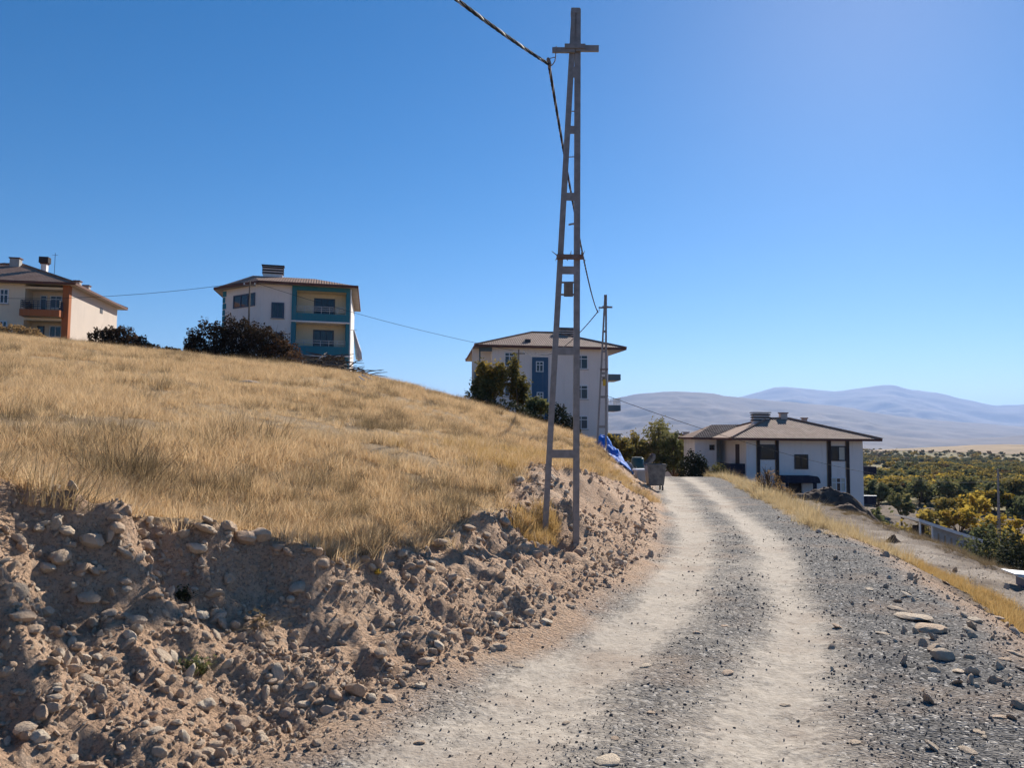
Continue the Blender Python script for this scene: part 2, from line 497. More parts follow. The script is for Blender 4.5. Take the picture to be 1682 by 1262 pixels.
# ------------------------------------------------------------------ far ground, hill and mountains
def far_mats():
    k = NT('valley_earth')
    c = k.mix(k.ramp(k.noise(0.02, 8, 0.65), [(0.4, 0.0), (0.6, 1.0)]), (0.16, 0.14, 0.06), (0.27, 0.2, 0.1))
    c = k.mix(k.ramp(k.noise(0.1, 8, 0.7), [(0.5, 0.0), (0.62, 0.7)]), c, (0.09, 0.1, 0.04))
    M['valley'] = k.done(c, 0.95, 0.1)
    k = NT('bare_hill_earth')
    c = k.mix(k.ramp(k.noise(0.012, 8, 0.7), [(0.4, 0.0), (0.62, 1.0)]), (0.36, 0.25, 0.15), (0.27, 0.19, 0.12))
    c = k.mix(k.ramp(k.noise(0.06, 6, 0.7), [(0.52, 0.0), (0.66, 0.6)]), c, (0.14, 0.13, 0.07))
    M['barehill'] = k.done(c, 0.95, 0.1)
    k = NT('mountain_rock')
    c = k.mix(k.ramp(k.noise(0.0011, 10, 0.7), [(0.38, 0.0), (0.62, 1.0)]), (0.13, 0.1, 0.08), (0.22, 0.17, 0.135))
    M['mountain'] = k.done(c, 0.95, 0.1)
far_mats()

def valley_z(x, y):
    r = np.hypot(x, y); az = np.arctan2(x, y)
    z = -11.5 - 7.5 * sstep(160, 800, r) - 75 * sstep(1100, 3500, r) - 40 * sstep(3500, 6000, r)
    z = z + 2.2 * fbm(x, y, 160, 3, 91) * sstep(160, 300, r)
    # the low bare hill beyond the orchards
    hx, hy = 640.0, 940.0
    d = np.sqrt(((x - hx) / 165.0) ** 2 + ((y - hy) / 200.0) ** 2)
    z = z + 14.0 * np.exp(-d ** 2.4) * (1 + .25 * fbm(x, y, 90, 3, 93))
    # the high ground that carries on behind the hill on the left
    z = z + sstep(math.radians(6), math.radians(-30), -(-az)) * 0
    return z
th2 = np.radians(np.r_[np.linspace(-180, -48, 30)[:-1], np.linspace(-48, 48, 200), np.linspace(48, 180, 30)[1:]])
rr2 = np.geomspace(150, 30000, 150)
T2, R2 = np.meshgrid(th2, rr2, indexing='ij')
X2, Y2 = R2 * np.sin(T2), R2 * np.cos(T2)
Z2 = valley_z(X2, Y2)
inn = sstep(150, 175, R2)
Z2 = Z2 * inn + (np.minimum(terrain(X2, Y2)['z'], Z2) - .6) * (1 - inn)
i2 = np.arange(X2.size).reshape(X2.shape)
F2 = np.stack([i2[:-1, :-1], i2[1:, :-1], i2[1:, 1:], i2[:-1, 1:]], -1).reshape(-1, 4)
tag(link_mesh('valley_floor', np_mesh('valley_floor', np.stack([X2, Y2, Z2], -1).reshape(-1, 3), F2, M['valley'], True)), kind='structure')
# bare cap of the hill, lying just over the valley sheet
gx, gy = np.meshgrid(np.linspace(200, 1000, 110), np.linspace(680, 1230, 90), indexing='ij')
d_ = np.sqrt(((gx - 640) / 190.0) ** 2 + ((gy - 940) / 215.0) ** 2) + .3 * fbm(gx, gy, 70, 3, 95)
keep = d_ < 1
zz = valley_z(gx, gy) + .35
ii = np.arange(gx.size).reshape(gx.shape)
Fh = np.stack([ii[:-1, :-1], ii[1:, :-1], ii[1:, 1:], ii[:-1, 1:]], -1).reshape(-1, 4)
Fh = Fh[keep.ravel()[Fh].all(1)]
used, inv = np.unique(Fh, return_inverse=True)
tag(link_mesh('bare_hill', np_mesh('bare_hill', np.stack([gx, gy, zz], -1).reshape(-1, 3)[used], inv.reshape(-1, 4), M['barehill'], True)), kind='structure')

def mountain(name, skyline, dist, base, foot, seed):
    px = np.linspace(-1500, 3200, 620)
    sk = hermite([s[0] for s in skyline], [s[1] for s in skyline], px)
    k = np.array([ (lambda d: (d.x / d.y, d.z / d.y))(ray(p, q)) for p, q in zip(px, sk)])
    t = np.r_[np.linspace(0, 1, 70), np.linspace(1, 1.6, 14)[1:]]
    A, B = np.meshgrid(np.arange(len(px)), t, indexing='ij')
    Yd = foot + (dist - foot) * B
    Xd = k[:, 0][A] * Yd
    zc = EYE.z + k[:, 1][A] * dist
    shape = np.where(B <= 1, B ** 1.25, 1 - (B - 1) * 1.5)
    hh = (zc - base)
    ridg = (.5 - np.abs(fbm(Xd, Yd, dist * .16, 6, seed, .55))) - .38
    Z = base + hh * shape + hh * ridg * .75 * np.where(B <= 1, B * (1 - B) * 2.2, 0) + hh * .03 * fbm(Xd, Yd, dist * .02, 3, seed + 9)
    i3 = np.arange(A.size).reshape(A.shape)
    F3 = np.stack([i3[:-1, :-1], i3[1:, :-1], i3[1:, 1:], i3[:-1, 1:]], -1).reshape(-1, 4)
    tag(link_mesh(name, np_mesh(name, np.stack([Xd, Yd, Z], -1).reshape(-1, 3), F3, M['mountain'], True)), kind='structure')
mountain('mountain_ridge', [(-1500, 640), (300, 650), (900, 668), (1000, 658), (1040, 650), (1085, 645), (1150, 646), (1200, 651), (1260, 658), (1340, 664), (1400, 671), (1450, 680), (1530, 690), (1600, 695), (1682, 702), (2200, 690), (3200, 700)], 9000, -135, 4600, 101)
mountain('mountain_ridge', [(-1500, 640), (300, 660), (1000, 662), (1150, 660), (1225, 650), (1260, 640), (1292, 636), (1330, 641), (1380, 641), (1425, 636), (1455, 634), (1500, 640), (1560, 650), (1600, 659), (1640, 667), (1682, 664), (1760, 668), (2200, 650), (3200, 670)], 16500, -135, 9500, 131)
mountain('foothill', [(-1500, 705), (900, 712), (1100, 706), (1250, 715), (1400, 712), (1560, 722), (1682, 716), (2200, 720), (3200, 715)], 5600, -125, 3900, 151)

# ------------------------------------------------------------------ scattering (instances on points)
def proto_collection(name, meshes):
    c = bpy.data.collections.new(name)
    for i, me in enumerate(meshes):
        o = bpy.data.objects.new('%s_%02d' % (name, i), me)
        c.objects.link(o)
    return c

def scatter(name, P, rot, scl, which, coll, kind='stuff'):
    me = bpy.data.meshes.new(name)
    me.vertices.add(len(P)); me.vertices.foreach_set('co', np.asarray(P, np.float32).ravel())
    a = me.attributes.new('rot', 'FLOAT_VECTOR', 'POINT'); a.data.foreach_set('vector', np.asarray(rot, np.float32).ravel())
    a = me.attributes.new('scl', 'FLOAT_VECTOR', 'POINT'); a.data.foreach_set('vector', np.asarray(scl, np.float32).ravel())
    a = me.attributes.new('which', 'INT', 'POINT'); a.data.foreach_set('value', np.asarray(which, np.int32))
    o = link_mesh(name, me)
    g = bpy.data.node_groups.new(name, 'GeometryNodeTree')
    g.interface.new_socket('Geometry', in_out='INPUT', socket_type='NodeSocketGeometry')
    g.interface.new_socket('Geometry', in_out='OUTPUT', socket_type='NodeSocketGeometry')
    N = g.nodes
    gi = N.new('NodeGroupInput'); go = N.new('NodeGroupOutput')
    ci = N.new('GeometryNodeCollectionInfo'); ci.inputs['Collection'].default_value = coll
    ci.inputs['Separate Children'].default_value = True; ci.inputs['Reset Children'].default_value = True
    ip = N.new('GeometryNodeInstanceOnPoints'); ip.inputs['Pick Instance'].default_value = True
    def na_(nm, typ):
        q = N.new('GeometryNodeInputNamedAttribute'); q.data_type = typ; q.inputs['Name'].default_value = nm
        return [s for s in q.outputs if s.enabled and s.name == 'Attribute'][0]
    er = N.new('FunctionNodeEulerToRotation')
    L = g.links.new
    L(gi.outputs[0], ip.inputs['Points']); L(ci.outputs[0], ip.inputs['Instance'])
    L(na_('rot', 'FLOAT_VECTOR'), er.inputs[0]); L(er.outputs[0], ip.inputs['Rotation'])
    L(na_('scl', 'FLOAT_VECTOR'), ip.inputs['Scale']); L(na_('which', 'INT'), ip.inputs['Instance Index'])
    L(ip.outputs[0], go.inputs[0])
    m = o.modifiers.new('scatter', 'NODES'); m.node_group = g
    o['kind'] = kind
    return o

def blade_mesh(name, n, hmin, hmax, spread, width, lean, mat, seed, segs=3, curl=.5):
    """a tuft of tapered bent blades"""
    r = np.random.default_rng(seed)
    Vs, Fs, tint = [], [], []
    for i in range(n):
        a = r.uniform(0, 2 * math.pi); q = spread * math.sqrt(r.uniform())
        b = np.array([math.cos(a) * q, math.sin(a) * q, -.02])
        h = r.uniform(hmin, hmax)
        la = a + r.normal(0, .9); ln = abs(r.normal(0, lean)) + .08
        dirv = np.array([math.cos(la), math.sin(la), 0.])
        side = np.array([-math.sin(la + r.normal(0, .8)), math.cos(la), 0.]); side /= np.linalg.norm(side) + 1e-9
        base = len(Vs)
        tv = r.uniform()
        for s in range(segs + 1):
            f = s / segs
            p = b + np.array([0, 0, h * f * (1 - .25 * curl * f)]) + dirv * h * (ln * f + curl * ln * f * f)
            wd = width * (1 - f) * .5
            if s < segs: Vs += [p - side * wd, p + side * wd]; tint += [tv, tv]
            else: Vs += [p]; tint += [tv]
        for s in range(segs - 1):
            k = base + 2 * s
            Fs += [(k, k + 1, k + 3), (k, k + 3, k + 2)]
        k = base + 2 * (segs - 1)
        Fs += [(k, k + 1, k + 2)]
    me = np_mesh(name, np.array(Vs), np.array(Fs), mat)
    at_ = me.attributes.new('tint', 'FLOAT', 'POINT'); at_.data.foreach_set('value', np.array(tint, np.float32))
    return me

def rock_mesh(name, seed, mat, sub=2, flat=.7, ang=.35):
    r = random.Random(seed)
    bm = bmesh.new()
    bmesh.ops.create_icosphere(bm, subdivisions=sub, radius=.5)
    # facets: clip by random planes, then knock about
    planes = []
    for _ in range(9):
        n = Vector((r.gauss(0, 1), r.gauss(0, 1), r.gauss(0, 1))).normalized()
        planes.append((n, r.uniform(.3, .46)))
    for v in bm.verts:
        p = v.co.copy()
        for n, d in planes:
            e = p.dot(n) - d
            if e > 0: p -= n * e * .9
        v.co = p * (1 + r.uniform(-.05, .05) * (1 if sub > 1 else 2.2))
    sx, sy, sz = r.uniform(.8, 1.35), r.uniform(.75, 1.05), flat * r.uniform(.8, 1.1)
    for v in bm.verts: v.co = Vector((v.co.x * sx, v.co.y * sy, v.co.z * sz))
    me = bpy.data.meshes.new(name)
    bm.to_mesh(me); bm.free()
    me.materials.append(mat)
    if sub > 1: me.shade_smooth()
    try:
        me.set_sharp_from_angle(angle=math.radians(28))
    except Exception: pass
    return me

def polar_points(n, a0, a1, r0, r1, power=0.0):
    a = np.radians(rng.uniform(a0, a1, n))
    u = rng.uniform(0, 1, n)
    if abs(power) < 1e-6: r = r0 + (r1 - r0) * u
    else: r = r0 * (r1 / r0) ** u
    return r * np.sin(a), r * np.cos(a)

def rotz(n, tilt=.12):
    return np.stack([rng.normal(0, tilt, n), rng.normal(0, tilt, n), rng.uniform(0, 6.283, n)], -1)

# -- stones picked out one by one: children of the ground they lie in
stone_me = [rock_mesh('stone', 100 + i, M['stone'], 3 if i < 4 else 2, flat=(.75 if i % 3 else .5)) for i in range(12)]
def put_stone(px, py, size_px, flat=None, parent='dirt_bank', sink=.22, k=None):
    h = ground_hit(px, py)
    if h is None: return
    s = size_px * h.y / FPX
    o = link_mesh('stone', stone_me[rnd.randrange(12) if k is None else k], grounds[parent])
    o.scale = (s, s * rnd.uniform(.8, 1), s * (flat if flat else rnd.uniform(.75, 1.05)))
    o.location = (h.x, h.y, h.z + s * (.3 - sink))
    tl = .06 if flat else .25
    o.rotation_euler = (rnd.gauss(0, tl), rnd.gauss(0, tl), rnd.uniform(0, 6.28))
    if flat: o.location.z = h.z + s * flat * .12
big = [(145,990,36),(42,1205,44),(66,1216,40),(585,1140,48),(395,1195,46),(340,1162,34),(625,1076,32),(445,1122,24),(262,1106,24),(358,858,34),(338,880,44),(402,890,48),(478,885,26),
       (150,900,58),(100,920,44),(75,942,34),(95,925,40),(36,1020,42),(75,1010,36),(55,1040,40),(140,1085,26),(130,1065,30),(180,1010,30),(205,960,28),(250,985,30),(62,870,34),(30,890,30),(110,875,36),(190,880,40),
       (240,900,34),(300,885,30),(320,905,36),(375,870,40),(430,885,44),(455,905,28),(500,890,34),(520,910,30),(490,975,34),(530,935,26),(560,960,24),(330,1015,32),(355,1010,30),(300,1000,26),
       (550,1145,26),(610,1150,22),(640,1150,30),(655,1115,26),(520,1225,26),(470,1175,28),(600,1172,22),(500,1160,24),(690,1130,24),(640,1095,22),(700,1090,26),(720,1065,26),(745,1050,24),(665,1060,24),(770,1040,22),
       (897,1024,26),(870,1010,22),(850,1030,20),(825,1045,22),(800,1055,24),(780,1070,20),(760,1085,22),(880,1030,20),(940,1000,18),(815,1015,22),(790,1000,22),(860,985,20),(835,970,18),(905,985,18),
       (145,1262,36),(120,1250,24),(320,1245,28),(350,1230,32),(290,1190,26),(430,1220,30),(380,1240,34),(465,1200,22),(230,1120,22),(10,1110,30),(200,1240,20),(90,1150,24),(250,1180,24),(460,1130,20),(310,1120,26),
       (830,860,26),(770,870,30),(800,885,22),(740,880,24),(720,895,26),(700,905,22),(860,905,26),(880,915,22),(890,905,30),(850,792,30),(865,805,18),(905,800,16),(930,812,16),(690,930,22),(660,915,26),(640,930,22),(600,925,26)]
for (px, py, s) in big: put_stone(px, py, s * .9)
for (px, py, s, f) in [(1548,1082,36,.9),(1528,1036,60,.35),(1500,1016,56,.3),(1470,1002,30,.35),(1000,1252,56,.3),(1195,1108,24,.4),(1145,1042,18,.4),(852,1096,22,.35),(1070,1172,18,.4),(1450,1042,22,.3),(1575,1105,26,.4),(1600,1020,26,.5),(1650,1085,22,.4),(1665,1075,24,.45),(1405,1222,20,.4),(1290,1160,18,.3),(1060,1096,22,.35),(1190,1030,14,.35),(690,1222,20,.35),(930,1190,16,.4),(1010,1215,18,.4),(1590,1235,30,.35),(1640,1180,26,.4),(1610,1205,22,.4)]:
    put_stone(px, py, s, f, 'gravel_road' if px < 1420 else 'roadside_slope', .15)
n_st = 0
while n_st < 185:
    px = rnd.uniform(0, 1080); py = rnd.uniform(845, 1262)
    h = ground_hit(px, py)
    if h is None: continue
    t_ = terrain(np.array([h.x]), np.array([h.y]))
    if t_['bank'][0] < .5 or t_['w'][0] < .12: continue
    low = 1.25 if t_['w'][0] < .6 else 1.0
    put_stone(px, py, rnd.choice([10, 11, 12, 13, 14, 15, 17, 20]) * low * (.7 if px > 900 else 1))
    n_st += 1

# -- loose pebbles on the bank and crushed stone on the road
peb = proto_collection('pebble', [rock_mesh('pebble', 300 + i, M['stone'], 1, .7) for i in range(8)])
x, y = polar_points(330000, -42, 30, 2.2, 38, 1)
t_ = terrain(x, y)
dens = np.clip(t_['bank'], 0, 1) * np.clip(.55 + 1.4 * fbm(x, y, .8, 3, 201) + .6 * (1 - sstep(.2, .9, t_['w'])), 0.05, 1)
k_ = rng.uniform(0, 1, len(x)) < dens * .62
x, y = x[k_], y[k_]; z = t_['z'][k_]
r_ = np.hypot(x, y)
s = (.006 + .03 * rng.uniform(0, 1, len(x)) ** 5.0) * np.clip(.5 + r_ / 9, .7, 2.4)
scatter('pebbles', np.stack([x, y, z + s * .15], -1), rng.uniform(0, 6.28, (len(x), 3)), np.stack([s, s * .9, s * .6], -1) * 1.5, rng.integers(0, 8, len(x)), peb)
cob = proto_collection('cobble', [rock_mesh('cobble', 350 + i, M['stone'], 2, .75) for i in range(8)])
x, y = polar_points(22000, -42, 46, 2.2, 22, 1)
t_ = terrain(x, y)
topedge = np.exp(-((t_['hill'] - .35) / .3) ** 2) * (t_['w'] > .8) * (t_['hill'] < .97)
dens = np.clip(t_['bank'], 0, 1) * np.clip(.1 + .9 * fbm(x, y, .9, 3, 207), 0.02, 1) * .55 + topedge * .8 * (1 - sstep(-.5, 1.5, x)) + .3 * t_['bank'] * (1 - sstep(.25, .8, t_['w'])) + .16 * sstep(-1.6, .2, t_['v']) * (1 - sstep(2.5, 4, t_['v'])) * np.clip(.5 + 1.2 * fbm(x, y, 1.0, 3, 209), 0, 1)
k_ = rng.uniform(0, 1, len(x)) < dens
x, y = x[k_], y[k_]; z = t_['z'][k_]
s = (.03 + .06 * rng.uniform(0, 1, len(x)) ** 2.2) * np.clip(.6 + np.hypot(x, y) / 14, .8, 1.5)
scatter('cobbles', np.stack([x, y, z + s * .12], -1), rng.uniform(0, 6.28, (len(x), 3)) * np.array([.2, .2, 1]), np.stack([s, s * .85, s * np.where(t_['v'][k_] > -2, .45, .75)], -1) * 1.3, rng.integers(0, 8, len(x)), cob)
grv = proto_collection('gravel', [rock_mesh('gravel', 400 + i, M['gravel'], 1, .65) for i in range(8)])
x, y = polar_points(150000, -25, 46, 2.5, 42, 1)
t_ = terrain(x, y)
onr = (t_['road'] > .3) | ((t_['v'] > -.2) & (t_['v'] < 13))
dens = onr * np.clip(1.0 - t_['track'] * 1.1 + 1.1 * fbm(x, y, 1.4, 3, 203), .1, 1)
k_ = rng.uniform(0, 1, len(x)) < dens * .6
x, y = x[k_], y[k_]; z = t_['z'][k_]
r_ = np.hypot(x, y)
s = (.005 + .013 * rng.uniform(0, 1, len(x)) ** 4.5) * np.clip(.6 + r_ / 11, .75, 1.8)
scatter('crushed_gravel', np.stack([x, y, z + s * .12], -1), rng.uniform(0, 6.28, (len(x), 3)), np.stack([s, s * .9, s * .5], -1) * 1.5, rng.integers(0, 8, len(x)), grv)

# -- dry grass
tuft = proto_collection('straw_tuft', [blade_mesh('straw_tuft', 46, .07, .22, .11, .0075, .45, M['straw'], 500 + i) for i in range(6)])
x, y = polar_points(120000, -52, 40, 3.5, 85)
t_ = terrain(x, y)
dens = t_['hill'] * np.clip(.62 + 1.5 * fbm(x, y, 1.8, 4, 211), .08, 1)
k_ = rng.uniform(0, 1, len(x)) < dens
x, y = x[k_], y[k_]; z = t_['z'][k_]; r_ = np.hypot(x, y)
s = rng.uniform(.6, 1.25, len(x)) * np.clip(.75 + r_ / 45, .8, 1.7) * (1 + .7 * fbm(x, y, 3.5, 2, 213))
s = np.clip(s, .45, 2.2)
scatter('dry_grass', np.stack([x, y, z], -1), rotz(len(x)), np.stack([s, s, s], -1), rng.integers(0, 6, len(x)), tuft)
wedt = proto_collection('weed_tuft', [blade_mesh('weed_tuft', 120, .12, .42, .2, .006, .5, M['weed'], 540 + i, 3, .3) for i in range(4)])
x, y = polar_points(8000, -50, 36, 5, 75)
t_ = terrain(x, y)
k_ = rng.uniform(0, 1, len(x)) < t_['hill'] * np.clip(.3 + 1.7 * fbm(x, y, 3.0, 3, 217), 0.02, 1)
x, y = x[k_], y[k_]; z = t_['z'][k_]
s = rng.uniform(.35, 1.0, len(x)) * np.clip(.8 + np.hypot(x, y) / 60, 1, 1.7)
P = [np.stack([x, y, z], -1)]; S = [s]
for (px, py, q) in [(190,790,1.7),(215,785,1.5),(240,795,1.4),(195,720,1.3),(370,722,1.5),(440,730,1.9),(320,825,1.1),(205,735,1),(380,820,1.2),(330,745,1),(520,790,1.1),(105,745,1.1),(640,770,1.1),(90,830,1.2),(560,810,1.2),(500,800,1),(680,800,1.1),(30,720,1.2),(260,640,1.4),(240,660,1.2),(410,650,1.1)]:
    h = ground_hit(px, py)
    if h: P.append(np.array([[h.x, h.y, h.z]])); S.append(np.array([q * .9]))
P = np.concatenate(P); s = np.concatenate(S)
scatter('withered_weeds', P, rotz(len(P)), np.stack([s, s, s], -1), rng.integers(0, 4, len(P)), wedt)
gold = proto_collection('gold_tuft', [blade_mesh('gold_tuft', 46, .1, .26, .12, .007, .35, M['straw_gold'], 560 + i) for i in range(4)])
x, y = polar_points(60000, -30, 46, 6, 45)
t_ = terrain(x, y)
edge = t_['hill'] * sstep(3.6, 1.2, -(-t_['w'])) * 0
nearbank = t_['hill'] * (1 - sstep(1.8, 5.5, t_['w'])) * sstep(12, 16, t_['y'])
dens = np.maximum(np.maximum(t_['wedge'], t_['strip'] * 1.0), nearbank * .45)
k_ = rng.uniform(0, 1, len(x)) < dens
x, y = x[k_], y[k_]; z = t_['z'][k_]
s = rng.uniform(.7, 1.3, len(x)) * np.where(t_['strip'][k_] > .3, .8, 1.0)
scatter('golden_grass', np.stack([x, y, z], -1), rotz(len(x)), np.stack([s, s, s], -1), rng.integers(0, 4, len(x)), gold)
palt = proto_collection('pale_tuft', [blade_mesh('pale_tuft', 60, .12, .38, .14, .008, .3, M['straw_pale'], 580 + i) for i in range(4)])
x, y = polar_points(26000, 5, 40, 14, 75)
t_ = terrain(x, y)
k_ = rng.uniform(0, 1, len(x)) < t_['tall'] * np.clip(.7 + 1.2 * fbm(x, y, 2.0, 2, 221), .15, 1)
x, y = x[k_], y[k_]; z = t_['z'][k_]
s = rng.uniform(.6, 1.3, len(x)) * np.clip(.5 + np.hypot(x, y) / 40, .7, 1.5) * np.where(rng.uniform(0, 1, len(x)) < .08, 1.4, .85) * np.clip(1 + 1.0 * fbm(x, y, 1.5, 2, 227), .6, 1.7)
scatter('tall_dry_grass', np.stack([x, y, z], -1), rotz(len(x)), np.stack([s, s, s], -1), rng.integers(0, 4, len(x)), palt)
# sparse weeds on the waste ground to the right
x, y = polar_points(9000, 18, 46, 8, 60)
t_ = terrain(x, y)
k_ = rng.uniform(0, 1, len(x)) < (t_['v'] > 4.2) * np.clip(.5 + 1.5 * fbm(x, y, 2.5, 3, 223), 0.05, 1) * .9
x, y = x[k_], y[k_]; z = t_['z'][k_]
s = rng.uniform(.35, .8, len(x))
scatter('waste_ground_weeds', np.stack([x, y, z], -1), rotz(len(x)), np.stack([s, s, s], -1), rng.integers(0, 4, len(x)), wedt)

# ------------------------------------------------------------------ building materials
def wall_mat(name, c, stain=(0.5, 0.45, 0.4)):
    k = NT(name)
    a = k.mix(k.ramp(k.noise(0.45, 8, 0.65), [(0.42, 0.0), (0.7, 0.35)]), c, stain)
    sc = k.n('ShaderNodeMapping'); sc.inputs['Scale'].default_value = (3.0, 3.0, 0.25); k.l(k.geo(), sc.inputs['Vector'])
    a = k.mix(k.ramp(k.noise(1.0, 6, 0.7, sc.outputs[0]), [(0.52, 0.0), (0.75, 0.22)]), a, (0.3, 0.26, 0.23))
    k.bump(k.noise(60, 3), 0.004, 0.5)
    return k.done(a, 0.9, 0.2)
def tile_mat(name, c1, c2):
    k = NT(name)
    sp = k.n('ShaderNodeSeparateXYZ'); k.l(k.geo(), sp.inputs[0])
    row = k.math('FRACT', k.math('MULTIPLY', sp.outputs['Z'], 7.5))
    a = k.mix(k.ramp(k.noise(0.8, 8, 0.7), [(0.35, 0.0), (0.65, 1.0)]), c1, c2)
    vo = k.n('ShaderNodeTexVoronoi'); vo.inputs['Scale'].default_value = 3.2; k.l(k.geo(), vo.inputs['Vector'])
    sg = k.n('ShaderNodeSeparateColor'); k.l(vo.outputs['Color'], sg.inputs[0])
    a = k.mix(k.ramp(sg.outputs[0], [(0.2, 0.35), (0.7, 0.0)]), a, (c1[0] * .55, c1[1] * .55, c1[2] * .55))
    wv = k.n('ShaderNodeTexWave'); wv.inputs['Scale'].default_value = 1.4; k.l(k.geo(), wv.inputs['Vector'])
    k.bump(k.math('ADD', row, k.math('MULTIPLY', wv.outputs['Fac'], 0.6)), 0.06, 0.9)
    return k.done(a, 0.85, 0.25)
M['cream'] = wall_mat('cream_plaster', (0.76, 0.65, 0.5), (0.6, 0.5, 0.4))
M['peach'] = wall_mat('peach_plaster', (0.58, 0.5, 0.43), (0.47, 0.4, 0.35))
M['rust'] = wall_mat('rust_orange_paint', (0.36, 0.13, 0.055), (0.26, 0.1, 0.05))
M['warmwhite'] = wall_mat('warm_white_plaster', (0.8, 0.73, 0.68), (0.66, 0.59, 0.55))
M['ivory'] = wall_mat('ivory_plaster', (0.82, 0.72, 0.52), (0.68, 0.6, 0.45))
M['teal'] = wall_mat('teal_paint', (0.04, 0.2, 0.26), (0.035, 0.15, 0.2))
M['blue'] = wall_mat('blue_grey_paint', (0.06, 0.13, 0.22), (0.05, 0.1, 0.16))
M['slate'] = wall_mat('slate_blue_paint', (0.11, 0.16, 0.2), (0.08, 0.12, 0.15))
M['white'] = wall_mat('white_plaster', (0.84, 0.8, 0.77), (0.7, 0.66, 0.63))
M['navy'] = wall_mat('dark_navy_paint', (0.03, 0.032, 0.055), (0.03, 0.03, 0.04))
M['darkbrown'] = wall_mat('dark_brown_paint', (0.045, 0.035, 0.035), (0.06, 0.045, 0.04))
M['tan'] = wall_mat('tan_trim', (0.34, 0.26, 0.18), (0.28, 0.2, 0.15))
M['tile'] = tile_mat('clay_tile', (0.30, 0.17, 0.115), (0.40, 0.26, 0.19))
M['tile_pale'] = tile_mat('weathered_tile', (0.36, 0.215, 0.15), (0.45, 0.29, 0.215))
M['fascia'] = plain('fascia_board', (0.14, 0.06, 0.045), (0.1, 0.05, 0.04), 2, 0.8)
M['soffit'] = plain('soffit', (0.33, 0.3, 0.29), (0.26, 0.24, 0.23), 1, 0.9)
M['frame_white'] = plain('white_window_frame', (0.75, 0.76, 0.78), (0.68, 0.69, 0.7), 5, 0.5, 0.4)
M['frame_blue'] = plain('blue_window_frame', (0.05, 0.085, 0.14), (0.04, 0.07, 0.12), 5, 0.55, 0.4)
M['frame_dark'] = plain('dark_window_frame', (0.03, 0.03, 0.035), (0.045, 0.04, 0.045), 5, 0.5, 0.4)
k = NT('window_glass'); M['glass'] = k.done((0.02, 0.028, 0.04), 0.06, 0.6)
M['curtain'] = plain('drawn_blind', (0.6, 0.58, 0.5), (0.52, 0.5, 0.43), 2, 0.9)
M['railing'] = plain('painted_railing', (0.6, 0.6, 0.6), (0.45, 0.45, 0.46), 8, 0.5, 0.4)
M['rail_dark'] = plain('dark_railing', (0.05, 0.055, 0.08), (0.04, 0.04, 0.06), 8, 0.5, 0.4)
M['door'] = plain('dark_door', (0.05, 0.035, 0.04), (0.07, 0.05, 0.05), 3, 0.6, 0.3)
M['concrete'] = plain('concrete', (0.34, 0.32, 0.3), (0.44, 0.42, 0.39), 2, 0.9, 0.2, 0.01, 30)
M['steel'] = plain('galvanised_steel', (0.22, 0.205, 0.2), (0.31, 0.29, 0.28), 9, 0.62, 0.4, 0.0, 40, 0.35)
M['rustysteel'] = plain('rusty_steel', (0.17, 0.1, 0.075), (0.25, 0.2, 0.18), 9, 0.8, 0.3, 0.0, 40, 0.2)
M['cable'] = plain('black_cable', (0.02, 0.02, 0.025), (0.035, 0.035, 0.04), 6, 0.8, 0.15)
M['alu'] = plain('bare_aluminium', (0.75, 0.75, 0.77), (0.6, 0.6, 0.62), 12, 0.35, 0.5, 0, 40, 0.8)
M['wood'] = plain('weathered_wood', (0.16, 0.13, 0.11), (0.26, 0.22, 0.18), 8, 0.9, 0.2)
M['yellow'] = plain('yellow_plate', (0.65, 0.42, 0.04), (0.55, 0.36, 0.05), 4, 0.6)

class Frame:
    """a building's own axes: x along the front, y into depth, z up"""
    def __init__(self, name, p0, ang, zb, label, cat='building'):
        self.root = empty(name, (p0[0], p0[1], zb), ang)
        tag(self.root, label, cat)
        self.o = Vector((p0[0], p0[1], zb)); self.R = Matrix.Rotation(-ang, 3, 'Z')
    def L(self, px, py, depth=0.0):
        d = self.R @ ray(px, py); e = self.R @ (EYE - self.o)
        k = (depth - e.y) / d.y
        p = e + d * k
        return p.x, p.z
    def Lx(self, px, py, xloc):
        """pixel on the plane local x = xloc -> (y, z)"""
        d = self.R @ ray(px, py); e = self.R @ (EYE - self.o)
        k = (xloc - e.x) / d.x
        p = e + d * k
        return p.y, p.z
    def loc(self, x, y):
        q = self.R @ (Vector((x, y, 0)) - Vector((self.o.x, self.o.y, 0)))
        return q.x, q.y

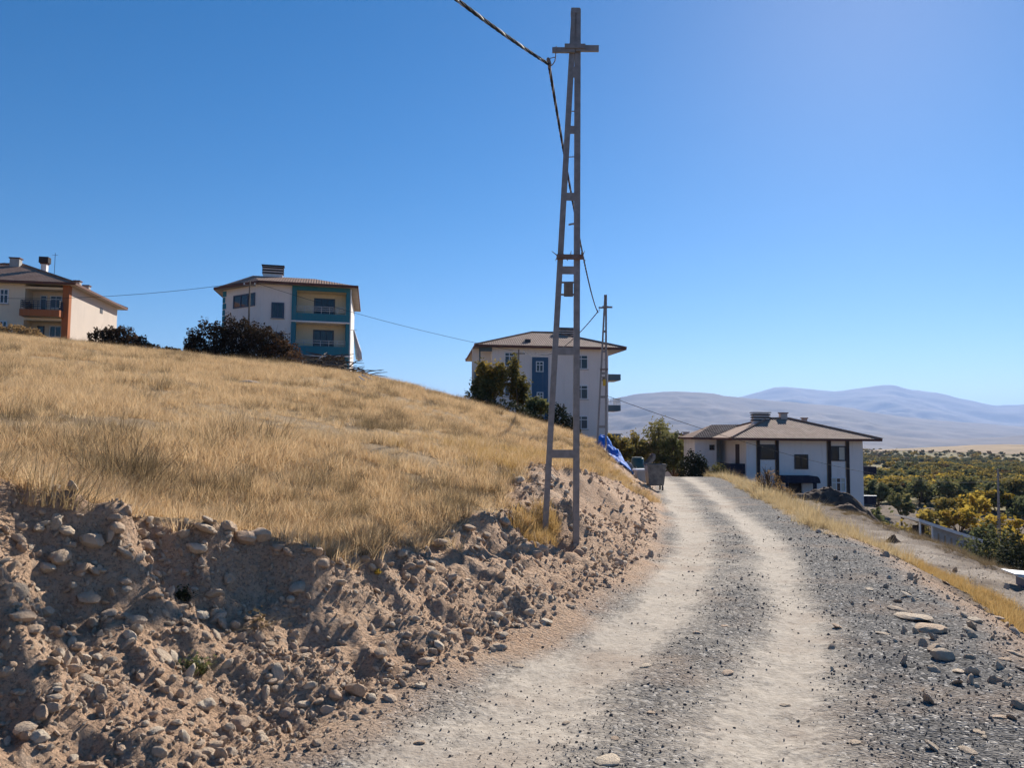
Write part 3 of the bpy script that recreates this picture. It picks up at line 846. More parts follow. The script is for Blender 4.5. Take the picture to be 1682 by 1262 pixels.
def window(F, rect, depth, fmat, parts=2, glass=None, transom=0.0, fw=.07, sill=False, name='window', blind=None):
    """rect = (x0,z0,x1,z1) on the plane y = depth (facing -y)"""
    x0, z0, x1, z1 = rect
    g = glass or M['glass']
    f = MB()
    f.box(x0, x1, depth - .07, depth - .002, z0, z0 + fw).box(x0, x1, depth - .07, depth - .002, z1 - fw, z1)
    f.box(x0, x0 + fw, depth - .07, depth - .002, z0 + fw, z1 - fw).box(x1 - fw, x1, depth - .07, depth - .002, z0 + fw, z1 - fw)
    zt = z1 - transom if transom else z1
    xs = [x0 + fw + (x1 - x0 - 2 * fw) * i / parts for i in range(parts + 1)]
    for q in xs[1:-1]: f.box(q - fw * .4, q + fw * .4, depth - .062, depth - .003, z0 + fw, z1 - fw)
    if transom: f.box(x0 + fw, x1 - fw, depth - .06, depth - .004, zt - fw * .4, zt + fw * .4)
    w = f.build(name, fmat, F.root)
    for i in range(parts):
        m_ = g
        if blind and i in blind: m_ = M['curtain']
        MB().box(xs[i] + .012, xs[i + 1] - .012, depth - .025, depth - .006, z0 + fw * .9, z1 - fw * .9).build('pane', m_, w)
    if sill: MB().box(x0 - .06, x1 + .06, depth - .12, depth - .001, z0 - .07, z0 - .003).build('sill', M['concrete'], w)
    return w

def hip_roof(F, eave, ze, ridge, zrg, mat, thick=.16):
    """eave: 4 local xy corners anticlockwise from front-left; ridge: 2 local xy"""
    e = [Vector((p[0], p[1], ze)) for p in eave]
    r = [Vector((p[0], p[1], zrg)) for p in ridge]
    m = MB().add(e + r, [(0, 1, 5, 4), (1, 2, 5), (2, 3, 4, 5), (3, 0, 4)])
    o = m.build('roof', mat, F.root)
    fs = MB()
    for i in range(4):
        a, b = e[i], e[(i + 1) % 4]
        t = (b - a).normalized(); n = Vector((t.y, -t.x, 0))
        fs.add([a + n * .02 + Vector((0, 0, .03)), b + n * .02 + Vector((0, 0, .03)), b + n * .02 - Vector((0, 0, thick)), a + n * .02 - Vector((0, 0, thick)),
                a - n * .05 + Vector((0, 0, -.02)), b - n * .05 + Vector((0, 0, -.02)), b - n * .05 - Vector((0, 0, thick)), a - n * .05 - Vector((0, 0, thick))],
               [(3, 2, 1, 0), (4, 5, 6, 7), (0, 1, 5, 4), (2, 3, 7, 6), (1, 2, 6, 5), (3, 0, 4, 7)])
    fs.build('fascia', M['fascia'], o)
    MB().add([v - Vector((0, 0, thick * .8)) for v in e], [(3, 2, 1, 0)]).build('soffit', M['soffit'], o)
    caps = MB()
    for a, b in ((e[0], r[0]), (e[3], r[0]), (e[1], r[1]), (e[2], r[1]), (r[0], r[1])):
        if (b - a).length > .1: caps.tube([a + Vector((0, 0, .03)), b + Vector((0, 0, .05))], .1, 6)
    caps.build('ridge_cap', mat, o)
    return o

def chimney(F, x, y, z0, w, d, h, style='plain', mat=None):
    """plain block with cap, or a long louvred chimney with brown and white slats"""
    mat = mat or M['concrete']
    if style == 'louvre':
        c = MB().box(x - w/2 + .08, x + w/2 - .08, y - d/2 + .08, y + d/2 - .08, z0 - .6, z0 + h - .05).build('chimney', M['white'], F.root)
        n = 3
        for i in range(n):
            zz = z0 + .12 + i * (h - .1) / n
            MB().box(x - w/2, x + w/2, y - d/2, y + d/2, zz, zz + (h - .1) / n * .5).build('slat', M['darkbrown'], c)
        MB().box(x - w/2 - .06, x + w/2 + .06, y - d/2 - .06, y + d/2 + .06, z0 + h, z0 + h + .07).build('cap', M['darkbrown'], c)
    else:
        c = MB().box(x - w/2, x + w/2, y - d/2, y + d/2, z0 - .6, z0 + h).build('chimney', mat, F.root)
        MB().box(x - w/2 - .07, x + w/2 + .07, y - d/2 - .07, y + d/2 + .07, z0 + h + .002, z0 + h + .1).build('cap', M['fascia'], c)
    return c

def railing(F, pts, z0, z1, mat, posts=6, rails=3, name='railing'):
    m = MB()
    for a, b in zip(pts[:-1], pts[1:]):
        a = Vector((a[0], a[1], 0)); b = Vector((b[0], b[1], 0))
        for i in range(posts + 1):
            p = a.lerp(b, i / posts)
            m.tube([(p.x, p.y, z0), (p.x, p.y, z1)], .022, 5)
        for j in range(rails):
            z = z1 - (z1 - z0) * j / rails * .85
            m.tube([(a.x, a.y, z), (b.x, b.y, z)], .026, 5)
    return m.build(name, mat, F.root)

# ------------------------------------------------------------------ far-left house: cream front, rust loggia, sunlit side wall
def house_left():
    Z = lambda X, Y: (X / 5.256, 400 + Y / 5.256)
    c = at(*Z(598, 370), 65.0)
    ang = math.atan2(.168, .985)
    e = Vector((math.cos(ang), math.sin(ang)))
    Wd = 14.0; Dp = 12.2
    p0 = (c.x - e.x * Wd, c.y - e.y * Wd)
    zb = 7.0
    F = Frame('hilltop_house', p0, ang, zb, 'cream two-storey house with rust-coloured loggia and sunlit side wall at the far left')
    R = F.root
    q = lambda X, Y, d=0.0: F.L(*Z(X, Y), d)
    ze = q(598, 352)[1]
    xl = q(218, 400)[0]; xr = q(545, 400)[0]
    rec = 1.5
    # body with the loggia notch
    MB().prism([(0, 0), (xl, 0), (xl, rec), (xr, rec), (xr, .02), (Wd, .02), (Wd, Dp), (0, Dp)], 0, ze - .12).build('wall', M['cream'], R)
    MB().box(Wd + .004, Wd + .03, .5, Dp - .05, 0, ze - .14).build('side_wall', M['peach'], R)
    MB().box(xr, Wd + .05, -.05, .5, 0, ze - .13).build('corner_pillar', M['rust'], R)
    b0 = q(300, 625, -.9)[1]; b1 = q(300, 568, -.9)[1]
    xa = q(165, 600, -.9)[0]; xb = q(512, 600, -.9)[0]
    bal = MB().box(xa, xb, -.9, -.78, b0, b1).box(xa, xa + .12, -.78, rec, b0, b1).box(xb - .12, xb, -.78, -.051, b0, b1).build('balcony_parapet', M['rust'], R)
    MB().box(xa + .12, xb - .12, -.78, rec + .01, b0 + .02, b0 + .2).build('balcony_slab', M['concrete'], bal)
    MB().box(xl - .01, xr + .01, -.02, rec, b0 - .25, b0 - .02).build('floor_beam', M['cream'], R)
    railing(F, [(xa + .06, rec), (xa + .06, -.84), (xb - .06, -.84), (xb - .06, -.06)], b1, b1 + .75, M['rail_dark'], 9, 4)
    MB().box(xl, xr, .03, rec, ze - .5, ze - .3).build('loggia_ceiling', M['cream'], R)
    # openings at the back of the loggia
    xd0, zd0 = q(345, 568, rec); xd1, zd1 = q(410, 450, rec)
    window(F, (xd0, b1 - .3, xd1, zd1), rec, M['frame_white'], 1, M['glass'], .3, name='balcony_door')
    x0, z0 = q(430, 560, rec); x1, z1 = q(540, 455, rec)
    window(F, (x0, z0, x1, z1), rec, M['frame_white'], 2, None, .3)
    x0, z0 = q(320, 775, rec); x1, z1 = q(385, 715, rec)
    window(F, (x0, z0 - .6, x1, z1), rec, M['frame_dark'], 1)
    x0, z0 = q(425, 810, rec); x1, z1 = q(535, 715, rec)
    window(F, (x0, z0, x1, z1), rec, M['frame_white'], 2)
    x1, z1 = q(80, 395); x0, z0 = q(-40, 517)
    window(F, (x0, z0, x1, z1), 0, M['frame_white'], 3, None, .5, .08, True)
    x1, z1 = q(65, 670); x0, z0 = q(-40, 790)
    window(F, (x0, z0, x1, z1), 0, M['frame_white'], 3, None, .5, .08, True)
    y0, z0 = F.Lx(*Z(862, 600), Wd + .03); y1, z1 = F.Lx(*Z(878, 560), Wd + .03)
    MB().box(Wd + .031, Wd + .06, min(y0, y1), max(y0, y1) + .25, min(z0, z1), max(z0, z1)).build('air_vent', M['frame_dark'], R)
    ov = .75
    rz = ze + 2.7
    hip_roof(F, [(-ov, -ov), (Wd + ov, -ov), (Wd + ov, Dp + ov), (-ov, Dp + ov)], ze, [(6.2, Dp / 2), (Wd - 6.3, Dp / 2)], rz, M['tile'])
    hx, _ = q(158, 200, 6); chimney(F, hx, 5.5, rz - .35, .8, .6, .75)
    hx, _ = q(398, 200, 4.5)
    t = chimney(F, hx, 4.2, rz - 1.2, .45, .45, .95, 'plain', M['white'])
    MB().box(hx - .38, hx + .38, 3.85, 4.55, rz - .14, rz + .4).build('chimney_hood', M['darkbrown'], t)
    MB().tube([(hx + .75, 4.4, rz - 1.3), (hx + .75, 4.4, rz + .9)], .02, 5).tube([(hx + .5, 4.4, rz + .7), (hx + 1.0, 4.4, rz + .7)], .015, 4).build('aerial', M['rail_dark'], R)
    for yy in (7.0, 9.3):
        chimney(F, Wd - 1.9, yy, ze + .75, .5, .5, .75)
house_left()

# ------------------------------------------------------------------ teal-framed house on the crest
def house_teal():
    Z = lambda X, Y: (280 + X / 4.426, 410 + Y / 4.426)
    B = at(*Z(660, 235), 65.0); C = at(*Z(1308, 270), 66.8); A = at(*Z(385, 285), 68.2)
    ang = math.atan2(C.y - B.y, C.x - B.x)
    F = Frame('teal_framed_house', (B.x, B.y), ang, 5.0, 'pale house with teal balcony frames on the crest of the grassy hill')
    R = F.root
    q = lambda X, Y, d=0.0: F.L(*Z(X, Y), d)
    ze = q(660, 240)[1]
    bx, by = F.loc(B.x, B.y); cx, cy = F.loc(C.x, C.y); ax, ay = F.loc(A.x, A.y)
    dv = Vector((-.17 * math.cos(-ang) - .985 * math.sin(-ang), -.17 * math.sin(-ang) + .985 * math.cos(-ang)))
    dep = 12.0; rec = 1.5
    kx = q(882, 400)[0]
    cr = (cx + dv.x * rec, rec * dv.y)
    D = (cx + dv.x * dep, dv.y * dep); E = (ax + dv.x * (dep - ay), dv.y * dep)
    MB().prism([(ax, ay), (0, 0), (kx, 0), (kx, rec), (cr[0], rec), D, E], 0, ze - .1).build('wall', M['warmwhite'], R)
    MB().box(kx + .005, cr[0] - .02, rec - .03, rec - .003, 0, ze - .12).build('loggia_wall', M['ivory'], R)
    # teal frame: two columns, top beam, two parapets
    k2 = q(915, 400)[0]; c1 = q(1278, 400)[0]
    zt0 = q(1000, 298)[1]; zp1 = q(1000, 465)[1]; zp0 = q(1000, 520)[1]
    zq1 = q(1000, 702)[1]; zq0 = q(1000, 765)[1]
    MB().box(kx, k2, -.12, rec, 0, ze - .13).build('column', M['teal'], R)
    MB().box(c1, cx, -.12, rec, 0, ze - .13).build('column', M['teal'], R)
    MB().box(k2, c1, -.11, .2, zt0, ze - .135).build('top_beam', M['teal'], R)
    MB().box(k2, c1, -.11, .06, zp0, zp1).build('balcony_parapet', M['teal'], R)
    MB().box(k2, c1, -.11, .06, zq0, zq1).build('balcony_parapet', M['teal'], R)
    for zz in (zp0, zq0):
        MB().box(kx - .03, cx + .03, -.2, rec - .035, zz - .13, zz - .004).build('balcony_slab', M['white'], R)
    MB().box(k2, c1, .2, rec - .035, zt0 - .02, zt0 + .1).build('loggia_ceiling', M['ivory'], R)
    railing(F, [(k2, -.02), (c1, -.02)], zp1, zp1 + .62, M['railing'], 6, 3)
    railing(F, [(k2, -.02), (c1, -.02)], zq1, zq1 + .5, M['railing'], 6, 2)
    for (X0, Y0, X1, Y1, zf) in ((1042, 470, 1196, 362, zp1 - .3), (1035, 705, 1188, 590, zq1 - .3)):
        x0, _ = q(X0, Y0, rec); x1, z1 = q(X1, Y1, rec)
        window(F, (x0, zf - .4, x1, z1), rec - .03, M['frame_blue'], 3, None, 0, .09, name='balcony_door')
    x0, z0 = q(732, 497); x1, z1 = q(828, 388)
    window(F, (x0, z0, x1, z1), 0, M['frame_blue'], 2, None, 0, .11, True)
    x0, z0 = q(760, 720); x1, z1 = q(825, 605)
    window(F, (x0, z0, x1, z1), 0, M['frame_blue'], 2, None, 0, .11, True)
    # the angled left wall carries a wide window and teal quoins
    la = math.atan2(by - ay, bx - ax)
    wv = Vector((math.cos(la), math.sin(la))); nv = Vector((wv.y, -wv.x))
    LL = math.hypot(bx - ax, by - ay)
    def lw(X, Y):
        # intersect with the left wall's plane
        d = F.R @ ray(*Z(X, Y)); e = F.R @ (EYE - F.o)
        n3 = Vector((nv.x, nv.y, 0)); k = (Vector((ax, ay, 0)) - e).dot(n3) / d.dot(n3)
        p = e + d * k
        return (Vector((p.x - ax, p.y - ay)).dot(wv), p.z)
    def lbox(mb, s0, s1, o0, o1, z0, z1):
        a = Vector((ax, ay))
        P = [a + wv * s0 + nv * o0, a + wv * s1 + nv * o0, a + wv * s1 + nv * o1, a + wv * s0 + nv * o1]
        return mb.prism([(p.x, p.y) for p in reversed(P)], z0, z1)
    s0, z0 = lw(458, 432); s1, z1 = lw(618, 312)
    f = MB(); lbox(f, s0, s1, .002, .07, z0, z0 + .1); lbox(f, s0, s1, .002, .07, z1 - .1, z1)
    for s_ in (s0, s0 + (s1 - s0) * .33, s0 + (s1 - s0) * .66, s1 - .1): lbox(f, s_, s_ + .1, .003, .068, z0 + .1, z1 - .1)
    w = f.build('window', M['frame_blue'], R)
    for i in range(3):
        g = MB(); lbox(g, s0 + (s1 - s0) * (.33 * i) + .11, s0 + (s1 - s0) * .33 * (i + 1) - .01, .004, .025, z0 + .1, z1 - .1)
        g.build('pane', M['glass'], w)
    nq = 9
    for i in range(nq):
        g = MB(); lbox(g, -.02, .35 if i % 2 else .5, -.1, .03, ze - 5.2 + i * .56, ze - 5.2 + i * .56 + .5)
        g.build('corner_block', M['teal'], R)
    # roof
    ov = .65
    def off(p, dx, dy): return (p[0] + dx, p[1] + dy)
    eave = [off((ax, ay), -.75, -.35), off((0, 0), -.1, -.7), off((cx, 0), .62, -.7), off(D, .62, .6), off(E, -.7, .6)]
    zrg = q(800, 200, 5.5)[1]
    r0 = (q(600, 203, 5.5)[0], 5.5); r1 = (q(1050, 215, 5.5)[0], 5.5)
    V5 = [Vector((p[0], p[1], ze)) for p in eave] + [Vector((r0[0], r0[1], zrg)), Vector((r1[0], r1[1], zrg))]
    ro = MB().add(V5, [(0, 1, 5), (1, 2, 6, 5), (2, 3, 6), (3, 4, 5, 6), (4, 0, 5)]).build('roof', M['tile'], R)
    fs = MB()
    for i in range(5):
        a, b = V5[i], V5[(i + 1) % 5]
        fs.bar(a - Vector((0, 0, .05)), b - Vector((0, 0, .05)), .08, .2, (0, 0, 1))
    fs.build('fascia', M['fascia'], ro)
    MB().add([v - Vector((0, 0, .13)) for v in V5[:5]], [(4, 3, 2, 1, 0)]).build('soffit', M['soffit'], ro)
    hx, hz = q(746, 190, 5.5)
    chimney(F, hx, 5.5, hz, (822 - 670) / 4.426 * 70 / FPX, .8, .85, 'louvre')
    # downpipe on the right corner
    MB().tube([(cx + .06, -.1, 0), (cx + .06, -.1, ze - .2)], .05, 6).build('downpipe', M['frame_white'], R)
    # cloth hanging beside the right corner, from a bracket on the wall
    hx0, hz1 = q(1328, 590, .5); hx1, hz0 = q(1378, 800, .5)
    n = 12; mm = 7
    vs = []; fs_ = []
    for j in range(n + 1):
        f_ = j / n
        wd = .12 + .42 * min(1, f_ * 1.4)
        cxp = hx0 + (hx1 - hx0 - .35) * f_ ** 1.1
        for i in range(mm + 1):
            vs.append((cxp + wd * i / mm, .5 + .09 * math.sin(i * 1.9 + f_ * 2), hz1 + (hz0 - hz1) * f_ - .1 * math.sin(i * .5) * f_))
    for j in range(n):
        for i in range(mm):
            a = j * (mm + 1) + i
            fs_.append((a, a + 1, a + mm + 2, a + mm + 1))
    cl = MB().add([F.root.matrix_basis @ Vector(v) for v in vs], fs_).build('hanging_cloth', plain('pale_cloth', (.72, .68, .66), (.55, .5, .5), 4, .9), None, True)
    so = cl.modifiers.new('thickness', 'SOLIDIFY'); so.thickness = .02
    tag(cl, 'long pale cloth hanging at the right corner of the teal-framed house', 'cloth')
    MB().tube([(cx + .02, .3, hz1 + .03), (hx0 + .3, .5, hz1 + .03)], .025, 5).build('cloth_bracket', M['railing'], R)
house_teal()

# ------------------------------------------------------------------ block of flats behind the pole
def flats():
    Z = lambda X, Y: (750 + X / 5.26, 520 + Y / 5.26)
    A = at(*Z(140, 260), 75.0); B = at(*Z(1310, 265), 76.5)
    ang = math.atan2(B.y - A.y, B.x - A.x)
    F = Frame('apartment_block', (A.x, A.y), ang, -3.0, 'four-storey pale apartment block with blue stair panel behind the lattice pole')
    R = F.root
    q = lambda X, Y, d=0.0: F.L(*Z(X, Y), d)
    Wd = math.hypot(B.x - A.x, B.y - A.y)
    ze = q(700, 262)[1]
    dep = 14.0; sl = .055 * dep
    xk = q(305, 400)[0]; rec = 1.3
    MB().prism([(0, rec), (xk, rec), (xk, 0), (Wd, 0), (Wd + sl * .3, dep), (sl, dep)], 0, ze - .1).build('wall', M['warmwhite'], R)
    # left loggias
    for (Y1, Y0) in ((470, 545), (470 + 260, 545 + 260)):
        x0, z1 = q(165, Y1, -.3); _, z0 = q(165, Y0, -.3)
        x1, _ = q(290, Y1, -.3)
        b = MB().box(x0 - .1, x1, -.3, -.18, z0, z1).box(x0 - .1, x0 + .02, -.18, rec, z0, z1).build('balcony_parapet', M['slate'], R)
        MB().box(x0 - .09, xk - .01, -.17, rec - .01, z0 - .15, z0 + .05).build('balcony_slab', M['slate'], b)
    x0, z1 = q(195, 250); MB().box(x0, x0 + .14, -.1, .04, 0, ze - .11).build('column', M['slate'], R)
    MB().box(x0, xk - .01, -.1, .1, q(200, 300)[1], ze - .13).build('loggia_beam', M['slate'], R)
    # blue stair panel and its two windows, canopy and door
    x0, z1 = q(652, 352); x1, z0 = q(788, 900)
    pn = MB().box(x0, x1, -.06, -.002, z0, z1).build('stair_panel', M['blue'], R)
    for (X0, Y0, X1, Y1) in ((684, 480, 750, 390), (690, 752, 748, 655)):
        a, b = q(X0, Y0); c, d = q(X1, Y1)
        window(F, (a, b, c, d), -.06, M['frame_white'], 2, None, .35, .08)
    a, b = q(662, 872); c, d = q(748, 832)
    MB().box(a, c, -1.0, -.061, b, d).build('door_canopy', M['concrete'], R)
    a, b = q(668, 1010); c, d = q(748, 872)
    MB().box(a, c, -.1, -.061, b, d).build('door', M['door'], R)
    # windows
    for (X0, Y0, X1, Y1, n) in ((412, 430, 534, 312, 3), (1015, 455, 1135, 335, 2), (1015, 715, 1135, 595, 2), (1015, 975, 1135, 860, 2), (412, 690, 534, 572, 3)):
        a, b = q(X0, Y0); c, d = q(X1, Y1)
        window(F, (a, b, c, d), 0, M['frame_white'], n, None, .38, .085, True)
    # balconies on the right end
    for (Y1, Y0) in ((500, 552), (768, 818), (1015, 1070)):
        x1, z1 = q(1418, Y1, .6); _, z0 = q(1418, Y0, .6)
        b = MB().box(Wd - .02, x1, .6, .72, z0, z1).box(x1 - .12, x1, .72, 3.4, z0, z1).box(Wd - .03, x1 - .12, 3.28, 3.4, z0, z1).build('balcony_parapet', M['slate'], R)
        MB().box(Wd - .04, x1 - .12, .72, 3.28, z0 - .02, z0 + .14).build('balcony_slab', M['soffit'], b)
    x1, z1 = q(1418, 712, .66); _, z0 = q(1418, 770, .66)
    railing(F, [(Wd + .02, .66), (x1 - .06, .66), (x1 - .06, 3.3)], z0, z1, M['railing'], 8, 2)
    # roof
    xl, _ = q(165, 238, -.7); xr, _ = q(1465, 278, -.6)
    zrg = q(750, 140, 6.5)[1]
    r0 = (q(655, 135, 6.5)[0], 6.5); r1 = (q(840, 140, 6.5)[0], 6.5)
    hip_roof(F, [(xl - .1, -.7), (xr, -.7), (xr - 1.0, dep + .7), (xl - .95 + sl, dep + .7)], ze, [r0, r1], zrg, M['tile_pale'], .2)
    hx, hz = q(935, 170, 6.0)
    chimney(F, hx + .1, 6.0, hz, 1.75, .8, .8, 'louvre')
    # roof hatch and a few slipped tiles near the eave
    a, b = q(618, 215, .8)
    sl_ = (zrg - ze) / 7.2
    MB().box(a - .28, a + .28, .95, 1.5, ze + .4, ze + .86).build('roof_hatch', M['frame_dark'], R)
flats()

# ------------------------------------------------------------------ white house on the right
def house_right():
    Z = lambda X, Y: (1110 + X / 4.672, 660 + Y / 4.672)
    A = at(*Z(540, 300), 66.0); B = at(*Z(1434, 300), 66.0)
    zb = -8.5
    F = Frame('white_house', (A.x, A.y), 0.0, zb, 'white two-storey house with dark vertical strips and hipped brown roof right of the road')
    R = F.root
    q = lambda X, Y, d=0.0: F.L(*Z(X, Y), d)
    Wd = B.x - A.x; dep = 10.5
    ze = q(1000, 285)[1]
    MB().prism([(0, 0), (Wd, 0), (Wd, dep), (0, dep)], 0, ze - .1).build('wall', M['white'], R)
    # wing at the back left with the recessed loggia
    wx0 = q(145, 400, 6.0)[0]; wx1 = q(312, 400, 6.0)[0]
    MB().prism([(wx0, 6.0), (wx1, 6.0), (wx1, 8.2), (.02, 8.2), (.02, dep - .02), (wx0, dep - .02)], 0, ze - .12).build('wing_wall', M['white'], R)
    a, b = q(258, 372, 6.0); c, d = q(296, 332, 6.0)
    window(F, (a, b, c, d), 6.0, M['frame_dark'], 2, None, 0, .06)
    # balcony door on the side wall, seen edge-on
    y0, z0 = F.Lx(*Z(462, 470), -.004); y1, z1 = F.Lx(*Z(488, 328), -.004)
    MB().box(-.05, -.003, min(y0, y1), max(y0, y1), z0 - .3, z1).build('balcony_door', M['door'], R)
    x0, z1 = q(410, 476, .4); x1, z0 = q(545, 555, .4)
    bl = MB().box(x0, -.004, .4, .52, z0, z1).box(x0, x0 + .12, .52, 4.2, z0, z1).build('balcony_parapet', M['navy'], R)
    MB().box(x0 + .12, -.005, .52, 4.2, z0 + .02, z0 + .2).build('balcony_slab', M['concrete'], bl)
    # dark strips with tan edges
    for (X0, X1) in ((622, 645), (766, 790), (1163, 1190), (1306, 1330)):
        a, _ = q(X0, 400); c, _ = q(X1, 400)
        s = MB().box(a, c, -.07, -.002, 0, ze - .12).build('facade_strip', M['darkbrown'], R)
        MB().box(a - .06, a - .002, -.05, -.003, 0, ze - .125).build('strip_edge', M['tan'], s)
    # windows
    for (X0, Y0, X1, Y1, fm, n, bl_) in ((646, 445, 765, 330, 'frame_dark', 1, None), (910, 518, 1015, 406, 'frame_dark', 2, None),
                                    (1190, 456, 1305, 342, 'frame_dark', 2, (1,)), (1190, 694, 1305, 582, 'frame_white', 3, (0, 2))):
        a, b = q(X0, Y0); c, d = q(X1, Y1)
        window(F, (a + .01, b, c - .01, d), 0, M[fm], n, None, .45 if fm == 'frame_white' else 0, .1, False, blind=bl_)
    # porch
    a, z1 = q(842, 572, -1.6); c, z0 = q(1112, 628, -1.6)
    n = 8
    prof = [(a, z0), (c, z0)] + [(c - .35 + .35 * math.cos(t), z0 + (z1 - z0) * math.sin(t)) for t in [math.pi / 2 * i / n for i in range(1, n + 1)]] + [(a, z1)]
    vs = [(p[0], -1.6, p[1]) for p in prof] + [(p[0], -.003, p[1]) for p in prof]
    m_ = len(prof)
    MB().add(vs, [tuple(range(m_)), tuple(reversed(range(m_, 2 * m_)))] + [((i + 1) % m_, i, m_ + i, m_ + (i + 1) % m_) for i in range(m_)]).build('porch_canopy', M['navy'], R)
    for (X0, X1) in ((852, 866), (1062, 1084)):
        b0, _ = q(X0, 700, -1.5); b1, _ = q(X1, 700, -1.5)
        MB().box(b0, b1, -1.5, -1.28, 0, z0).build('porch_post', M['navy'], R)
    b0, _ = q(868, 700); b1, _ = q(962, 700)
    MB().box(b0, b1, -.06, -.003, 1.0, z0 - .02).build('door', M['door'], R)
    b0, _ = q(972, 700, -.4); b1, _ = q(1058, 700, -.4)
    MB().box(b0, b1, -.4, -.3, 1.0, z0 - .02).build('porch_screen', M['white'], R)
    # balconies on the right end
    for (Y1, Y0, cap) in ((500, 562, False), (728, 790, True)):
        x1, z1 = q(1540, Y1, 1.0); _, z0 = q(1540, Y0, 1.0)
        b = MB().box(Wd + .003, x1, 1.0, 1.12, z0, z1).box(x1 - .12, x1, 1.12, 4.2, z0, z1).build('balcony_parapet', M['navy'], R)
        MB().box(Wd + .004, x1 - .12, 1.12, 4.2, z0 + .02, z0 + .18).build('balcony_slab', M['concrete'], b)
        if cap: MB().box(Wd + .004, x1 + .03, .96, 1.16, z1 + .002, z1 + .06).build('parapet_cap', M['frame_white'], b)
    # roofs
    zrg = q(780, 132, 5.2)[1]
    r0 = (q(705, 132, 5.2)[0], 5.2); r1 = (q(868, 132, 5.2)[0], 5.2)
    xl, _ = q(425, 272, -1.0); xr, _ = q(1580, 295, -.9)
    hip_roof(F, [(xl, -1.0), (xr, -1.0), (xr, dep + .9), (xl, dep + .9)], ze, [r0, r1], zrg, M['tile_pale'], .18)
    wl, _ = q(118, 298, 5.4)
    V = [Vector((wl, 5.3, ze - .03)), Vector((xl + .3, 5.3, ze - .03)), Vector((xl + .3, dep + .6, ze - .03)), Vector((wl, dep + .6, ze - .03)), Vector((wl + 2.6, 8.0, ze + 1.25)), Vector((r0[0] - .5, 8.0, ze + 1.3))]
    wr = MB().add(V, [(0, 1, 5, 4), (1, 2, 5), (2, 3, 4, 5), (3, 0, 4)]).build('wing_roof', M['tile'], R)
    MB().add([v - Vector((0, 0, .1)) for v in V[:4]], [(3, 2, 1, 0)]).build('soffit', M['soffit'], wr)
    f_ = MB()
    for i in (0, 2, 3): f_.bar(V[i] - Vector((0, 0, .04)), V[(i + 1) % 4] - Vector((0, 0, .04)), .07, .18, (0, 0, 1))
    f_.build('fascia', M['fascia'], wr)
    hx, hz = q(650, 160, 5.0); chimney(F, hx, 5.0, hz + .02, 1.6, .8, .85, 'louvre')
    hx, hz = q(824, 130, 5.4); chimney(F, hx, 5.4, hz, .6, .6, .45, 'plain', M['peach'])
    hx, hz = q(987, 165, 5.6); chimney(F, hx, 5.6, hz, .4, .4, .4)
house_right()

# far roof behind the trees and the little hut among the orchards
def far_roof():
    c = at(1122, 730, 105)
    F = Frame('distant_house', (c.x - 3.5, c.y), .1, c.z - 4.5, 'low house with a pale red roof behind the trees at the road end')
    MB().prism([(0, 0), (7, 0), (7, 7), (0, 7)], 0, 4.4).build('wall', M['peach'], F.root)
    hip_roof(F, [(-.6, -.6), (7.6, -.6), (7.6, 7.6), (-.6, 7.6)], 4.5, [(2.8, 3.5), (4.2, 3.5)], 5.9, M['tile'])
    chimney(F, 5.2, 3.5, 5.5, .7, .5, .6)
    h = at(1476, 785, 330)
    F = Frame('orchard_hut', (h.x - 5, h.y), -.1, h.z - 3.5, 'small hut with a pale flat roof among the valley orchards')
    MB().prism([(0, 0), (9.5, 0), (9.5, 6), (0, 6)], 0, 5.2).build('wall', M['slate'], F.root)
    MB().box(-1.0, 10.5, -.8, 6.8, 5.21, 5.6).build('roof', M['peach'], F.root)
    window(F, (1.5, 3.2, 3.5, 4.6), 0, M['frame_white'], 2)
    window(F, (6, 3.2, 8, 4.6), 0, M['frame_white'], 2)
far_roof()

